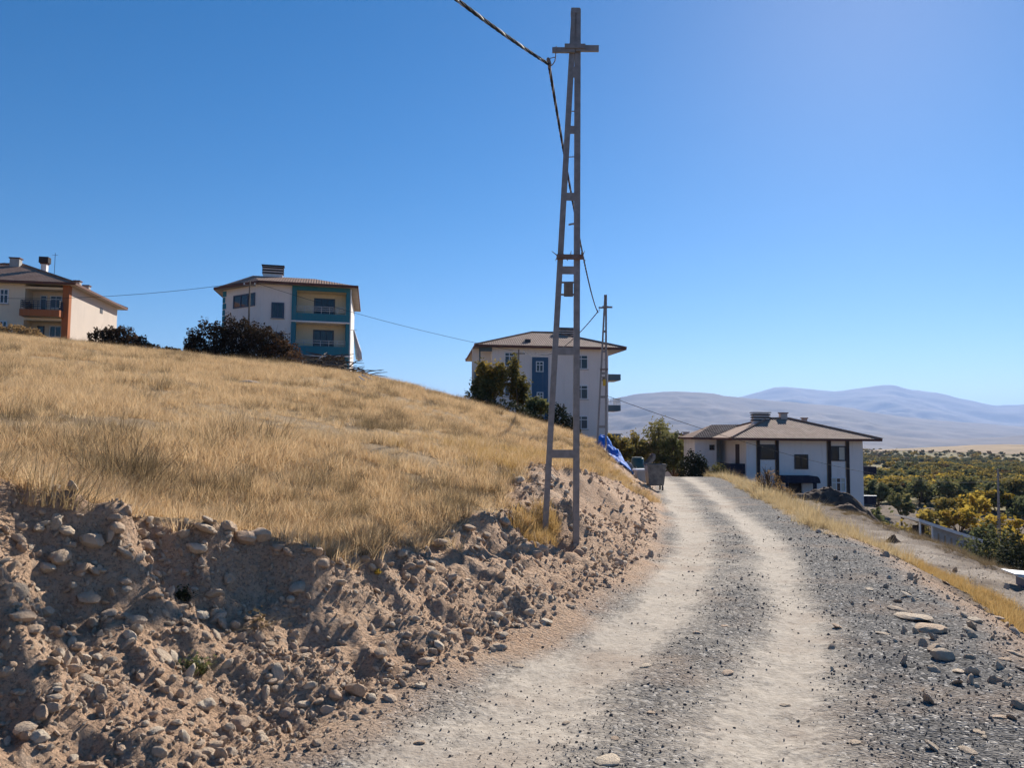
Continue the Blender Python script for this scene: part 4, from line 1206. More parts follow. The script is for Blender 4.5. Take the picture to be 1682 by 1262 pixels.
# ------------------------------------------------------------------ lattice poles
D1 = 11.0
def lattice_pole():
    """tapered two-legged steel pole, built in its own axes (x across, z up), base of the right leg at the origin"""
    base = at(946.5, 909, D1)
    root = empty('lattice_pole', base)
    def p(px, py): 
        q = at(px, py, D1); return Vector((q.x - base.x, 0, q.z - base.z))
    def leg(top, bot, w):
        # channel section: web and two flanges
        m = MB()
        t = (top - bot).normalized()
        m.bar(bot - t * 1.0, top, w, .018, (0, 1, 0))
        side = Vector((1, 0, 0))
        for s in (-1, 1):
            o = side * (s * (w / 2 - .006)) + Vector((0, .05, 0))
            m.bar(bot - t * 1.0 + o, top + o, .012, .1, (0, 1, 0))
        return m
    leg(p(949.3, 14), p(946.5, 909), .085).build('leg', M['steel'], root)
    leg(p(943.5, 17), p(895, 880), .08).build('leg', M['steel'], root)
    lx = lambda py: 896 + (942 - 896) * (866 - py) / 843.0
    for py, hp in ((118, 17), (213, 12.5), (323, 12.5), (444, 13), (577, 13), (746, 14)):
        a = p(lx(py) + 2, py - hp / 2); b = p(948, py + hp / 2)
        MB().box(a.x, b.x, -.012, .012, b.z, a.z).build('rung', M['steel'], root)
    m = p(946, 16); MB().box(m.x - .07, m.x + .06, -.015, .115, m.z - .05, m.z + .03).build('top_cap', M['steel'], root)
    for py in (183, 258):
        MB().tube([p(lx(py), py), p(948, py - 1)], .008, 5).build('step_rod', M['steel'], root)
    MB().tube([p(934, 369), p(945, 367)], .014, 6).build('step_rod', M['steel'], root)
    # cross arm in two pieces with a splice
    a = p(907, 79.5); b = p(944, 88)
    MB().box(a.x, b.x, -.05, -.012, b.z, a.z).box(a.x, b.x, -.012, .02, a.z - .012, a.z).build('cross_arm', M['steel'], root)
    a = p(946, 76); b = p(983, 86)
    MB().box(a.x, b.x, -.05, -.012, b.z, a.z).box(a.x, b.x, -.012, .02, a.z - .012, a.z).build('cross_arm', M['steel'], root)
    a = p(927, 74.5); b = p(961, 80)
    MB().box(a.x, b.x, -.066, -.052, b.z - .02, a.z).build('splice_plate', M['steel'], root)
    # cable hook
    hk = [p(913.5, 77), p(913, 84), p(912.5, 93), p(911.5, 101), p(908.5, 106), p(905, 109), p(903, 108)]
    MB().tube([v + Vector((0, -.03, 0)) for v in hk], .008, 6).build('hook', M['rustysteel'], root)
    MB().tube([v + Vector((0, -.03, 0)) for v in (p(912, 95), p(905, 96.5), p(902, 99))], .006, 5).build('hook', M['rustysteel'], root)
    c = p(901.5, 104)
    MB().tube([c + Vector((-.015, -.03, .07)), c + Vector((-.005, -.03, .02)), c + Vector((.01, -.03, -.03)), c + Vector((.012, -.03, -.08))], [.02, .034, .03, .018], 8).build('insulator', M['rustysteel'], root)
    # anti-climb bracket with spikes
    a = p(914, 419); b = p(957, 427)
    br = MB().box(a.x, b.x, -.06, -.012, b.z, a.z).build('anti_climb_bracket', M['rustysteel'], root)
    for (x0, y0, x1, y1) in ((914, 420, 906, 414.5), (914, 425, 912, 430), (937, 419, 937.5, 414), (931, 427, 932, 430), (957, 420, 959.5, 414), (956, 425, 961, 430), (955, 419, 954, 416), (925, 419, 924, 416)):
        u_, v_ = p(x0, y0), p(x1, y1)
        MB().tube([u_ + Vector((0, -.04, 0)), v_ + Vector((0, -.07, 0))], [.008, .004], 5).build('spike', M['rustysteel'], br)
    # warning plate on two bars
    for py in (464, 484): MB().tube([p(lx(py) + 2, py), p(947, py)], .014, 6).build('plate_bar', M['steel'], root)
    a = p(926, 465.5); b = p(941, 488)
    MB().box(a.x, b.x, -.032, -.02, b.z, a.z).build('plate', M['wood'], root)
    return root

def copy_tree(o, parent=None):
    c = o.copy(); col.objects.link(c)
    c.parent = parent
    for ch in list(o.children): copy_tree(ch, c)
    return c

M['strandalu'] = plain('dull_aluminium', (0.5, 0.5, 0.52), (0.2, 0.2, 0.21), 1.5, 0.6, 0.3, 0, 40, 0.4)
pole1 = lattice_pole()
tag(pole1, 'tall grey steel lattice pole on the bank beside the road, nearest to the viewer', 'utility pole', 'lattice poles')
pole2 = copy_tree(pole1)
D2 = 38.0
b2 = at(995.5, 748, D2)
pole2.location = b2
tag(pole2, 'grey lattice pole in front of the right corner of the apartment block', 'utility pole', 'lattice poles')
yp = at(993, 629, D2)
MB().box(-.17, -.03, -.08, -.06, yp.z - b2.z - .16, yp.z - b2.z + .16).build('plate', M['yellow'], pole2)
pole3 = copy_tree(pole1)
D3 = 84.0
b3 = at(1644, 893, D3)
pole3.location = b3
pole3.rotation_euler = (0, 0, .5)
tag(pole3, 'distant lattice pole standing among the dark shrubs at the right edge', 'utility pole', 'lattice poles')

def wood_pole(px, py0, py1, depth, label, arm=True):
    b = at(px, py1, depth); t = at(px, py0, depth)
    r = empty('wooden_pole', b)
    h = t.z - b.z
    MB().tube([(0, 0, -1), (0, 0, h * .5), (0, 0, h)], [.075, .065, .055], 8).build('shaft', M['wood'], r)
    if arm: MB().bar((-.5, -.1, h - .35), (.5, -.1, h - .35), .09, .09, (0, 1, 0)).build('cross_arm', M['wood'], r)
    for s in (-.42, .42):
        MB().tube([(s, -.1, h - .3), (s, -.1, h - .15)], [.03, .045], 6).build('insulator', M['frame_white'], r)
    tag(r, label, 'utility pole', 'wooden poles')
    return Vector((b.x, b.y, t.z))
wp1 = wood_pole(408, 462, 545, 60.0, 'thin wooden pole in front of the teal-framed house')
wp2 = wood_pole(851, 574, 700, 62.0, 'thin wooden pole in front of the apartment block beside the yellowing trees')

def span(a, b, sag, n=40):
    a = Vector(a); b = Vector(b)
    return [a.lerp(b, i / n) - Vector((0, 0, 4 * sag * (i / n) * (1 - i / n))) for i in range(n + 1)]

def bundle(name, a, b, sag, label, sr=.0105, hr=.0135, pitch=.7, step=.045):
    """twisted bundled cable: four strands, one of bare aluminium"""
    L = (Vector(b) - Vector(a)).length
    n = int(L / step)
    pts = span(a, b, sag, n)
    r = empty(name, a)
    for s in range(4):
        q = []
        for i, p in enumerate(pts):
            t = (pts[min(i + 1, n)] - pts[max(i - 1, 0)]).normalized()
            u = Vector((0, 0, 1)) - t * t.z
            u.normalize(); w = t.cross(u)
            an = 2 * math.pi * (i * L / n / pitch + s / 4) + .5 * math.sin(i * .013)
            q.append(p + (u * math.cos(an) + w * math.sin(an)) * hr - Vector(a))
        MB().tube(q, sr, 5, False).build('strand', M['strandalu'] if s == 0 else M['cable'], r, True)
    tag(r, label, 'cable', 'bundled power cables')
    return r
c1 = at(901.5, 105, D1 - .03)
c2 = pole2.location + (c1 - pole1.location)
bundle('power_cable', c1, (-11.2, -20, 6.6), 2.1, 'twisted power cable running from the nearest pole up to the upper left')
bundle('power_cable', c1, c2, .55, 'twisted power cable slung between the nearest pole and the second lattice pole', .011, .0135, .5, .07)
bundle('power_cable', c2, at(880, 580, 74.3), .9, 'twisted power cable dropping from the second lattice pole to the apartment block', .013, .015, .8, .12)

def wire(pts, rad, label):
    r = MB()
    r.tube(pts, rad, 4, False)
    o = r.build('overhead_wire', M['cable'], None)
    tag(o, label, 'wire', 'overhead wires')
wire(span(at(-60, 488, 63), wp1 + Vector((-.42, -.1, -.12)), .55), .017, 'thin wire between the far-left house and the first wooden pole')
wire(span(wp1 + Vector((.42, -.1, -.12)), wp2 + Vector((-.42, -.1, -.12)), .35), .017, 'thin wire between the two wooden poles passing over the hill crest')
wire(span(wp2 + Vector((.42, -.1, -.12)), at(905, 578, 74.4), .5), .016, 'thin wire from the second wooden pole to the apartment block wall')
c3 = at(1642, 790, D3)
wire(span(at(996, 650, D2), c3, 1.6, 60), .017, 'thin wire crossing in front of the white house towards the valley')

# ------------------------------------------------------------------ plants
M['leaf_green'] = leafmat('olive_leaf', [(0.08, 0.095, 0.045), (0.125, 0.14, 0.06), (0.17, 0.17, 0.07), (0.24, 0.21, 0.08)], 0.35)
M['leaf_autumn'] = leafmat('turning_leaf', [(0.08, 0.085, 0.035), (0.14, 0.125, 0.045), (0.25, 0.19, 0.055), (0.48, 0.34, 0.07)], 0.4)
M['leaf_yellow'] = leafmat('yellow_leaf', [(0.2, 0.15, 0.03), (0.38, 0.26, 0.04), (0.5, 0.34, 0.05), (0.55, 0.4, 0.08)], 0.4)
M['leaf_dark'] = leafmat('dark_leaf', [(0.022, 0.028, 0.018), (0.04, 0.047, 0.026), (0.06, 0.065, 0.035)], 0.2)
M['leaf_bramble'] = leafmat('bramble_leaf', [(0.04, 0.03, 0.02), (0.075, 0.05, 0.03), (0.15, 0.08, 0.045), (0.22, 0.125, 0.06)], 0.25)
M['leaf_red'] = leafmat('reddish_leaf', [(0.1, 0.06, 0.03), (0.17, 0.09, 0.04), (0.12, 0.11, 0.04)], 0.35)
M['leaf_brown'] = leafmat('withered_leaf', [(0.2, 0.12, 0.06), (0.3, 0.19, 0.09), (0.4, 0.27, 0.13)], 0.35)

def leaf_mesh(name, C, size, mat, seed, tint=None, stretch=1.6):
    """one small folded leaf per centre, as quads"""
    r = np.random.default_rng(seed); n = len(C)
    a = r.normal(size=(n, 3)); a[:, 2] *= .6; a /= np.linalg.norm(a, axis=1, keepdims=True)
    b = r.normal(size=(n, 3)); b -= a * (a * b).sum(1, keepdims=True); b /= np.linalg.norm(b, axis=1, keepdims=True)
    s = (size * r.uniform(.55, 1.3, n))[:, None]
    V = np.stack([C - a * s * stretch * .5, C + b * s * .42, C + a * s * stretch * .5, C - b * s * .42], 1).reshape(-1, 3)
    F = np.arange(4 * n).reshape(n, 4)
    me = np_mesh(name, V, F, mat)
    t = r.uniform(0, 1, n) if tint is None else np.clip(tint + r.normal(0, .16, n), 0, 1)
    at_ = me.attributes.new('tint', 'FLOAT', 'POINT'); at_.data.foreach_set('value', np.repeat(t, 4).astype(np.float32))
    return me

def tree_meshes(h, spread, nleaf, leaf, mat, seed, low=.25, nl=9, upright=.6):
    """trunk with forking limbs, leaves in clumps along the outer limbs; -> (trunk mesh builder, crown mesh)"""
    r = random.Random(seed); g = np.random.default_rng(seed)
    tr = MB()
    tips = []
    fork = h * low
    tr.tube([(0, 0, -.5), (r.uniform(-.05, .05) * h, r.uniform(-.05, .05) * h, fork * .6), (0, 0, fork)], [h * .035, h * .028, h * .022], 7)
    for i in range(nl):
        a = 6.283 * i / nl + r.uniform(-.4, .4)
        rad = spread * r.uniform(.35, 1.0); top = h * r.uniform(low + .25, 1.0) if i else h
        if rad > spread * .75: top = min(top, h * .75)
        p0 = Vector((0, 0, fork * r.uniform(.8, 1.05)))
        p2 = Vector((math.cos(a) * rad, math.sin(a) * rad, top))
        p1 = p0.lerp(p2, .5) + Vector((r.uniform(-.1, .1) * h, r.uniform(-.1, .1) * h, .06 * h * upright))
        tr.tube([p0, p1, p2], [h * .016, h * .01, h * .003], 5)
        tips.append((p0, p1, p2))
        for j in range(3):
            q0 = p1.lerp(p2, r.uniform(0, .6)); q2 = q0 + Vector((r.uniform(-1, 1) * spread * .45, r.uniform(-1, 1) * spread * .45, r.uniform(-.08, .25) * h))
            tr.tube([q0, q0.lerp(q2, .6) + Vector((0, 0, .02 * h)), q2], [h * .007, h * .005, h * .002], 4)
            tips.append((q0, q0.lerp(q2, .5), q2))
    C = []
    tint = []
    per = max(4, nleaf // len(tips))
    for (p0, p1, p2) in tips:
        f = g.uniform(.25, 1.08, per) ** .8
        P = np.array(p1)[None] * (1 - f[:, None]) + np.array(p2)[None] * f[:, None]
        P = P + g.normal(0, 1, (per, 3)) * np.array([spread * .15, spread * .15, h * .065]) * g.uniform(.4, 1.2)
        C.append(P); tint += [g.uniform(.15, .85)] * per
    C = np.concatenate(C); tint = np.array(tint)
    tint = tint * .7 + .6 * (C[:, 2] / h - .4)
    keep = C[:, 2] > h * low * .5
    return tr, leaf_mesh('crown', C[keep], leaf, mat, seed + 5, tint[keep])

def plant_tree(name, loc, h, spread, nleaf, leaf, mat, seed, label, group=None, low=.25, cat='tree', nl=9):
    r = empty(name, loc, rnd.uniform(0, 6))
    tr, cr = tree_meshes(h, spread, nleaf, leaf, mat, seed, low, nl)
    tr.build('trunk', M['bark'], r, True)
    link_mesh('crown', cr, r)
    return tag(r, label, cat, group)

def bush(name, lobes, leaf, nleaf, mat, seed, label, group=None, twigs=40, mat2=None):
    """dense bramble from overlapping lobes (centre on the ground, radius x/y, height)"""
    g = np.random.default_rng(seed); r = random.Random(seed)
    base = Vector(lobes[0][0])
    root = empty(name, base)
    vol = np.array([l[1] * l[2] for l in lobes]); vol = vol / vol.sum()
    C = []; tint = []
    for (c, rx, hz, tb), f in zip(lobes, vol):
        n = int(nleaf * f)
        d = g.normal(size=(n, 3)); d /= np.linalg.norm(d, axis=1, keepdims=True); d[:, 2] = np.abs(d[:, 2])
        rad = g.uniform(.55, 1.0, n) ** .5 * (1 + .22 * np.sin(d[:, 0] * 7 + d[:, 1] * 5 + seed) * np.sin(d[:, 2] * 6 + d[:, 0] * 4)) + np.abs(g.normal(0, .05, n))
        P = d * rad[:, None] * np.array([rx, rx * .8, hz]) + np.array(c) - np.array(base)
        C.append(P); tint += [tb] * n
    C = np.concatenate(C)
    link_mesh('foliage', leaf_mesh('foliage', C, leaf, mat, seed + 3, np.array(tint)), root)
    tw = MB()
    for i in range(twigs):
        c, rx, hz, _ = r.choice(lobes)
        a = r.uniform(0, 6.283); e = r.uniform(.15, 1.45)
        dv = Vector((math.cos(a) * math.cos(e) * rx, math.sin(a) * math.cos(e) * rx * .8, math.sin(e) * hz)) * r.uniform(1.0, 1.22)
        p0 = Vector(c) - base
        mid = p0 + dv * .6 + Vector((r.uniform(-.2, .2), r.uniform(-.2, .2), .2)) * min(1.0, hz / 1.5)
        q_ = min(1.0, hz / 1.5) * .8
        tw.tube([p0, mid, p0 + dv], [.03 * q_, .018 * q_, .006 * q_], 4)
    tw.build('twigs', M['bark'], root)
    return tag(root, label, 'bush' if 'shrub' not in name else 'shrub', group)

def gp(px, depth, dz=0.0):
    """ground point under a pixel column at a depth"""
    d = ray(px, 700); x = d.x / d.y * depth
    return Vector((x, depth, zat(x, depth) + dz))

# brambles along the crest
bush('bramble_bush', [(gp(345, 56), 2.0, 2.6, .15), (gp(390, 57), 2.3, 3.1, .2), (gp(430, 56.5), 2.0, 2.7, .35), (gp(462, 56), 1.4, 1.9, .7), (gp(480, 55), .9, 1.1, .85), (gp(318, 56), 1.0, 1.6, .2)],
     .13, 17000, M['leaf_bramble'], 21, 'big dark bramble bush with reddish right side in front of the teal-framed house', 'brambles on the crest', 120)
bush('bramble_bush', [(gp(165, 57), 1.3, 1.45, .15), (gp(190, 57), 1.4, 1.6, .3), (gp(215, 57), 1.1, 1.1, .5), (gp(240, 57), .9, .6, .5)],
     .12, 6000, M['leaf_bramble'], 22, 'low dark bramble bush at the foot of the sunlit side wall of the left house', 'brambles on the crest', 60)
bush('bramble_bush', [(gp(10, 56), 1.3, .9, .8), (gp(40, 56), 1.0, .7, .8), (gp(-25, 56), 1.2, 1.0, .7)], .12, 3200, M['leaf_brown'], 23, 'small brownish bush before the front of the far-left house', 'brambles on the crest', 40)
bush('bramble_bush', [(gp(270, 56), .7, .45, .3), (gp(284, 56), .5, .35, .3)], .1, 900, M['leaf_bramble'], 24, 'tiny dark bush between the two brambles on the crest', 'brambles on the crest', 14)

# trees by the apartment block
g0 = gp(808, 60)
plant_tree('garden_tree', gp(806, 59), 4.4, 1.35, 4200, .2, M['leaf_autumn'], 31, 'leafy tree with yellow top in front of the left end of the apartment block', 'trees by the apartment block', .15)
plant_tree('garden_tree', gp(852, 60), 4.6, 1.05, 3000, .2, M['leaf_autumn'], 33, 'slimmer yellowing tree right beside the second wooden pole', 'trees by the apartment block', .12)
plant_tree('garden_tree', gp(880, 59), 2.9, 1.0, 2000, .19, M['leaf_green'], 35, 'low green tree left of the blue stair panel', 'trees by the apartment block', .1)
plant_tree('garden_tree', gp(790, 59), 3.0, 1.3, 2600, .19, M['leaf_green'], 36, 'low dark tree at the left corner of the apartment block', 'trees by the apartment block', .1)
bush('dark_shrub', [(gp(915, 57), 1.0, 2.2, .4), (gp(935, 57), .9, 1.7, .5)], .14, 2600, M['leaf_dark'], 37, 'dark shrub seen between the legs of the nearest lattice pole', 'dark shrubs', 30)
bush('dark_shrub', [(gp(835, 56), 1.6, 1.2, .4), (gp(868, 57), 1.3, 1.1, .5), (gp(800, 56), 1.2, 1.0, .5)], .13, 3000, M['leaf_dark'], 38, 'low dark undergrowth below the yellowing trees', 'dark shrubs', 30)

# trees where the road goes out of sight
for i, (px, d, top, sp, mt, lab) in enumerate((
        (1012, 74, 712, 1.5, 'leaf_autumn', 'thin yellowish tree just right of the apartment balconies'),
        (1040, 80, 712, 1.9, 'leaf_autumn', 'green tree between the balconies and the tallest roadside tree'),
        (1078, 82, 693, 2.3, 'leaf_green', 'tallest green tree at the end of the road'),
        (1108, 78, 712, 1.8, 'leaf_green', 'green tree right of the tallest roadside tree'),
        (1125, 86, 722, 1.7, 'leaf_red', 'reddish small tree behind the dark roadside shrub'))):
    b = gp(px, d); t = at(px, top, d)
    plant_tree('roadside_tree', b, t.z - b.z, sp, 4200, .2, M[mt], 41 + i, lab, 'trees at the road end', .12)
bush('dark_shrub', [(gp(1137, 66), 1.2, 2.1, .5), (gp(1148, 66), .9, 1.6, .4)], .13, 3400, M['leaf_dark'], 48, 'round dark green shrub left of the white house', 'dark shrubs', 20)
bush('dark_shrub', [(gp(1180, 62), .8, 1.2, .7), (gp(1192, 62), .7, 1.0, .7)], .12, 1300, M['leaf_green'], 49, 'small green shrub under the white house balcony', 'dark shrubs', 14)
for i, (px, d, w_, h_, lab) in enumerate(((1262, 33, .7, 1.15, 'brownish dry shrub standing before the left strips of the white house'), (1282, 31, .6, .7, 'smaller dry shrub right of the brownish one on the road shoulder'))):
    bush('dry_shrub', [(gp(px, d), w_, h_, .5)], .05, 900, M['leaf_brown'], 51 + i, lab, 'dry shrubs on the shoulder', 60)
# weeds growing on the cut bank
for i, (px, py, s_, mt, ln, lab) in enumerate(((320, 1108, .75, 'leaf_green', .9, 'small green weed low on the earth bank'), (300, 985, .6, 'leaf_dark', .8, 'dark weed in the notch of the earth bank'), (425, 1030, .8, 'weed', 1.4, 'withered weed spread on the ledge of the earth bank'), (620, 948, .28, 'leaf_yellow', .6, 'tiny yellow weed high on the earth bank'))):
    h = ground_hit(px, py)
    r_o = empty('bank_weed', h)
    o = link_mesh('stems', blade_mesh('stems', 90 if i < 3 else 30, .06, .2, .07, .012 if i != 2 else .006, ln, M[mt], 590 + i), r_o)
    o.scale = (s_, s_, s_ * (.8 if i != 2 else .5))
    q = np.random.default_rng(i).normal(0, .05, (120 if i != 2 else 40, 3)) * s_; q[:, 2] = np.abs(q[:, 2]) + .03 * s_
    link_mesh('leaves', leaf_mesh('leaves', q, .022 * s_ + .004, M[mt], 600 + i), r_o)
    tag(r_o, lab, 'weed', 'weeds on the earth bank')

# dark shrubs behind the brow on the right
for i, (px, d, w_, h_, lab) in enumerate(((1622, 54, 2.6, 5.0, 'tall dark shrub beside the shed at the right'), (1650, 50, 2.2, 4.6, 'dark shrub at the foot of the distant lattice pole'), (1590, 60, 1.8, 3.0, 'lower dark shrub covering the end of the shed'))):
    b = gp(px, d)
    bush('dark_shrub', [(b, w_, h_, .5), (b + Vector((1.5, 1, 0)), w_ * .7, h_ * .75, .4), (b + Vector((-1.2, .5, 0)), w_ * .6, h_ * .65, .6)], .17, 5200, M['leaf_dark'] if i else M['leaf_green'], 61 + i, lab, 'dark shrubs', 40)

# ------------------------------------------------------------------ valley orchards
mats_o = ['leaf_green', 'leaf_autumn', 'leaf_yellow', 'leaf_green', 'leaf_green', 'leaf_autumn', 'leaf_red', 'leaf_green']
protos = []
for i, mt in enumerate(mats_o):
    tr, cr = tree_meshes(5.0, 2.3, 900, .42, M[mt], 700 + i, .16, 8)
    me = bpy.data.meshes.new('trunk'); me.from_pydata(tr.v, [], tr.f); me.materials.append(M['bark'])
    protos.append((me, cr))
kinds = {'leaf_green': 'green', 'leaf_autumn': 'olive and yellow', 'leaf_yellow': 'bright yellow', 'leaf_dark': 'dark green', 'leaf_red': 'reddish'}
def zvalley(x, y):
    r = math.hypot(x, y)
    return zat(x, y) if r < 160 else float(valley_z(np.array([x]), np.array([y]))[0])
near_list = [(1668, 92, 2, 1.25), (1700, 88, 2, 1.2), (1640, 112, 2, 1.1), (1572, 118, 2, 1.15), (1596, 126, 2, 1.1), (1548, 122, 1, 1.0), (1520, 112, 1, 1.05), (1500, 104, 5, 1.0), (1470, 92, 6, 1.0), (1448, 84, 6, .9), (1436, 96, 0, 1.1), (1490, 86, 0, .8), (1455, 108, 1, 1.0), (1535, 98, 5, .9), (1680, 120, 0, 1.1), (1615, 106, 0, 1.0), (1425, 112, 4, 1.2), (1480, 130, 4, 1.1), (1555, 140, 4, 1.2), (1630, 140, 0, 1.1), (1665, 142, 1, 1.1), (1510, 150, 0, 1.1), (1585, 154, 4, 1.2), (1440, 140, 0, 1.2), (1605, 88, 5, .9), (1500, 74, 0, .7), (1440, 72, 5, .7)]
for n_, (px, d, k_, s_) in enumerate(near_list):
    q = ray(px, 760); x_ = q.x / q.y * d
    o = empty('orchard_tree', (x_, d, zvalley(x_, d)), rnd.uniform(0, 6))
    o.scale = (s_, s_, s_ * rnd.uniform(.9, 1.1))
    link_mesh('trunk', protos[k_][0], o); link_mesh('crown', protos[k_][1], o)
    side = sorted(q_[0] for q_ in near_list if mats_o[q_[2]] == mats_o[k_]).index(px)
    ordn = ['leftmost', 'second from the left', 'third from the left', 'fourth from the left', 'fifth from the left', 'sixth from the left', 'seventh from the left', 'eighth from the left', 'ninth from the left', 'tenth from the left', 'eleventh from the left', 'second from the right', 'rightmost']
    tag(o, '%s valley orchard tree, %s of its colour' % (kinds[mats_o[k_]], ordn[side]), 'tree', 'nearer orchard trees in the valley')
orch = proto_collection('orchard_crown', [p[1] for p in protos])
a = np.radians(rng.uniform(-15, 55, 16000)); r_ = 150 * (1250 / 150.) ** (rng.uniform(0, 1, 16000) ** .62)
x, y = r_ * np.sin(a), r_ * np.cos(a)
z = valley_z(x, y)
bare = (np.sqrt(((x - 640) / 190.0) ** 2 + ((y - 940) / 215.0) ** 2) + .3 * fbm(x, y, 70, 3, 95) < 1.0) * .8
k_ = (rng.uniform(0, 1, len(x)) > bare * 1.3) & (fbm(x, y, 60, 2, 301) > -.28)
x, y, z = x[k_], y[k_], z[k_]
s = rng.uniform(.55, 1.15, len(x))
wh = np.where(rng.uniform(0, 1, len(x)) < .55, rng.integers(0, 8, len(x)), (np.floor((fbm(x, y, 45, 2, 303) + .5) * 8)).astype(int).clip(0, 7))
scatter('valley_orchard', np.stack([x, y, z - .5], -1), np.stack([0 * x, 0 * x, rng.uniform(0, 6.28, len(x))], -1), np.stack([s * 1.1, s * 1.1, s * .85], -1), wh, orch)

# ------------------------------------------------------------------ waste container on wheels
M['bin_steel'] = plain('dull_galvanised_sheet', (0.13, 0.125, 0.12), (0.24, 0.225, 0.21), 5, 0.6, 0.4, 0.004, 20, 0.4)
M['rubber'] = plain('grey_rubber', (0.05, 0.05, 0.05), (0.08, 0.08, 0.08), 6, 0.8)
def container():
    h = ground_hit(1076, 806)
    r = empty('waste_container', h, .05); r.scale = (.95, .62, 1.0)
    s = 1.0
    def ring(w, d, z): return [(-w/2, -d/2, z), (w/2, -d/2, z), (w/2, d/2, z), (-w/2, d/2, z)]
    lv = [(.66, .9, .22), (.7, .95, .3), (.8, 1.08, .8), (.86, 1.14, 1.12)]
    vs = []
    for l in lv: vs += ring(*l)
    fs = [(3, 2, 1, 0)]
    for i in range(3):
        for k in range(4):
            fs.append((4*i + k, 4*i + (k+1) % 4, 4*i + 4 + (k+1) % 4, 4*i + 4 + k))
    # inside walls
    n = len(vs); vs += ring(.8, 1.08, 1.12) + ring(.68, .92, .4)
    for k in range(4):
        fs.append((12 + k, 12 + (k+1) % 4, n + (k+1) % 4, n + k))
        fs.append((n + k, n + (k+1) % 4, n + 4 + (k+1) % 4, n + 4 + k))
    fs.append((n + 4, n + 5, n + 6, n + 7))
    MB().add(vs, fs).build('body', M['bin_steel'], r)
    rim = MB(); t = ring(.9, 1.18, 1.13)
    for k in range(4): rim.tube([t[k], t[(k+1) % 4]], .03, 6)
    rim.build('rim', M['bin_steel'], r)
    for x_ in (-.2, 0, .2): MB().bar((x_, -.475 - .012, .32), (x_ * 1.15, -.575, 1.1), .035, .03, (0, 1, 0)).build('rib', M['bin_steel'], r)
    # curved lid standing open at the left
    lid = MB(); n = 8; vs = []; fs = []
    for i in range(n + 1):
        a_ = math.pi * .62 * i / n
        px_, pz_ = -.42 + .42 * math.sin(a_), 1.16 + .33 + .33 * -math.cos(a_) * 1.0
        vs += [(px_ - .05, -.56, pz_), (px_ - .05, .56, pz_)]
    for i in range(n): fs.append((2*i, 2*i+1, 2*i+3, 2*i+2))
    m0 = len(vs)
    fs.append(tuple(2*i for i in range(n + 1))); fs.append(tuple(2*i + 1 for i in reversed(range(n + 1))))
    lid.add(vs, fs).build('lid', M['bin_steel'], r)
    MB().tube([(-.46, -.45, 1.13), (-.46, .45, 1.13)], .03, 6).build('hinge', M['rubber'], r)
    MB().tube([(.47, -.4, 1.02), (.5, -.4, 1.04), (.5, .4, 1.04), (.47, .4, 1.02)], .018, 6).build('handle', M['rubber'], r)
    for sx in (-1, 1):
        for sy in (-1, 1):
            c = Vector((sx * .29, sy * .38, .1))
            w = MB().tube([c + Vector((-.03, 0, 0)), c + Vector((.03, 0, 0))], .1, 14).build('wheel', M['rubber'], r)
            MB().tube([c + Vector((-.036, 0, 0)), c + Vector((.036, 0, 0))], .05, 10).build('rim', M['frame_white'], w)
            MB().bar(c + Vector((0, 0, .01)), c + Vector((0, 0, .16)), .09, .05, (1, 0, 0)).build('fork', M['bin_steel'], w)
    tag(r, 'grey galvanised wheeled waste container with its lid standing open at the roadside', 'waste container')
container()

# ------------------------------------------------------------------ heaps
def heap(name, c, rx, ry, h, ang, mat, seed, label, cat, rough=.3):
    n, m = 80, 56
    vs = []; fs = []
    g = np.linspace(-1.15, 1.15, n); q = np.linspace(-1.15, 1.15, m)
    U, Vv = np.meshgrid(g, q, indexing='ij')
    cs, sn = math.cos(ang), math.sin(ang)
    X = c.x + U * rx * cs - Vv * ry * sn; Y = c.y + U * rx * sn + Vv * ry * cs
    d = np.sqrt(U ** 2 + Vv ** 2)
    zt = terrain(X.ravel(), Y.ravel())['z'].reshape(X.shape)
    Zz = zt - .1 + h * np.clip(1 - d ** 1.6, -.15, 1) * (1 + rough * 2 * fbm(X, Y, rx * .45, 3, seed)) + h * rough * np.clip(1.05 - d, 0, 1) * (fbm(X, Y, rx * .18, 4, seed + 4, .65) - .6 * np.abs(fbm(X, Y, rx * .22, 3, seed + 8)))
    ii = np.arange(n * m).reshape(n, m)
    F_ = np.stack([ii[:-1, :-1], ii[1:, :-1], ii[1:, 1:], ii[:-1, 1:]], -1).reshape(-1, 4)
    P = np.stack([X - c.x, Y - c.y, Zz - c.z], -1).reshape(-1, 3)
    o = link_mesh(name, np_mesh(name, P, F_, mat, False))
    o.location = c
    return tag(o, label, cat)
M['mud'] = plain('dark_wet_soil', (0.075, 0.05, 0.04), (0.14, 0.098, 0.075), 3, 0.95, 0.15, 0.05, 9)
M['mud2'] = plain('brown_soil', (0.11, 0.07, 0.05), (0.19, 0.13, 0.095), 3, 0.95, 0.15, 0.05, 9)
M['rubble'] = plain('grey_rubble', (0.18, 0.15, 0.13), (0.32, 0.28, 0.25), 5, 0.95, 0.15, 0.05, 9)
heap('soil_heap', gp(1372, 47), 2.9, 1.3, 1.25, -.35, M['mud'], 401, 'dark heap of dug soil in front of the white house', 'soil heap', .28)
heap('soil_heap', gp(1432, 40), 2.6, .9, .6, -.7, M['mud2'], 402, 'low brown ridge of soil right of the dark heap', 'soil heap', .45)
heap('rubble_heap', gp(1044, 39), .8, .6, .55, .3, M['rubble'], 403, 'small grey rubble heap between the blue tarpaulin and the waste container', 'rubble heap', .5)
heap('rubble_heap', gp(1462, 24), .38, .25, .22, .3, M['mud2'], 404, 'small brown clod beside the pale lower track', 'rubble heap', .5)

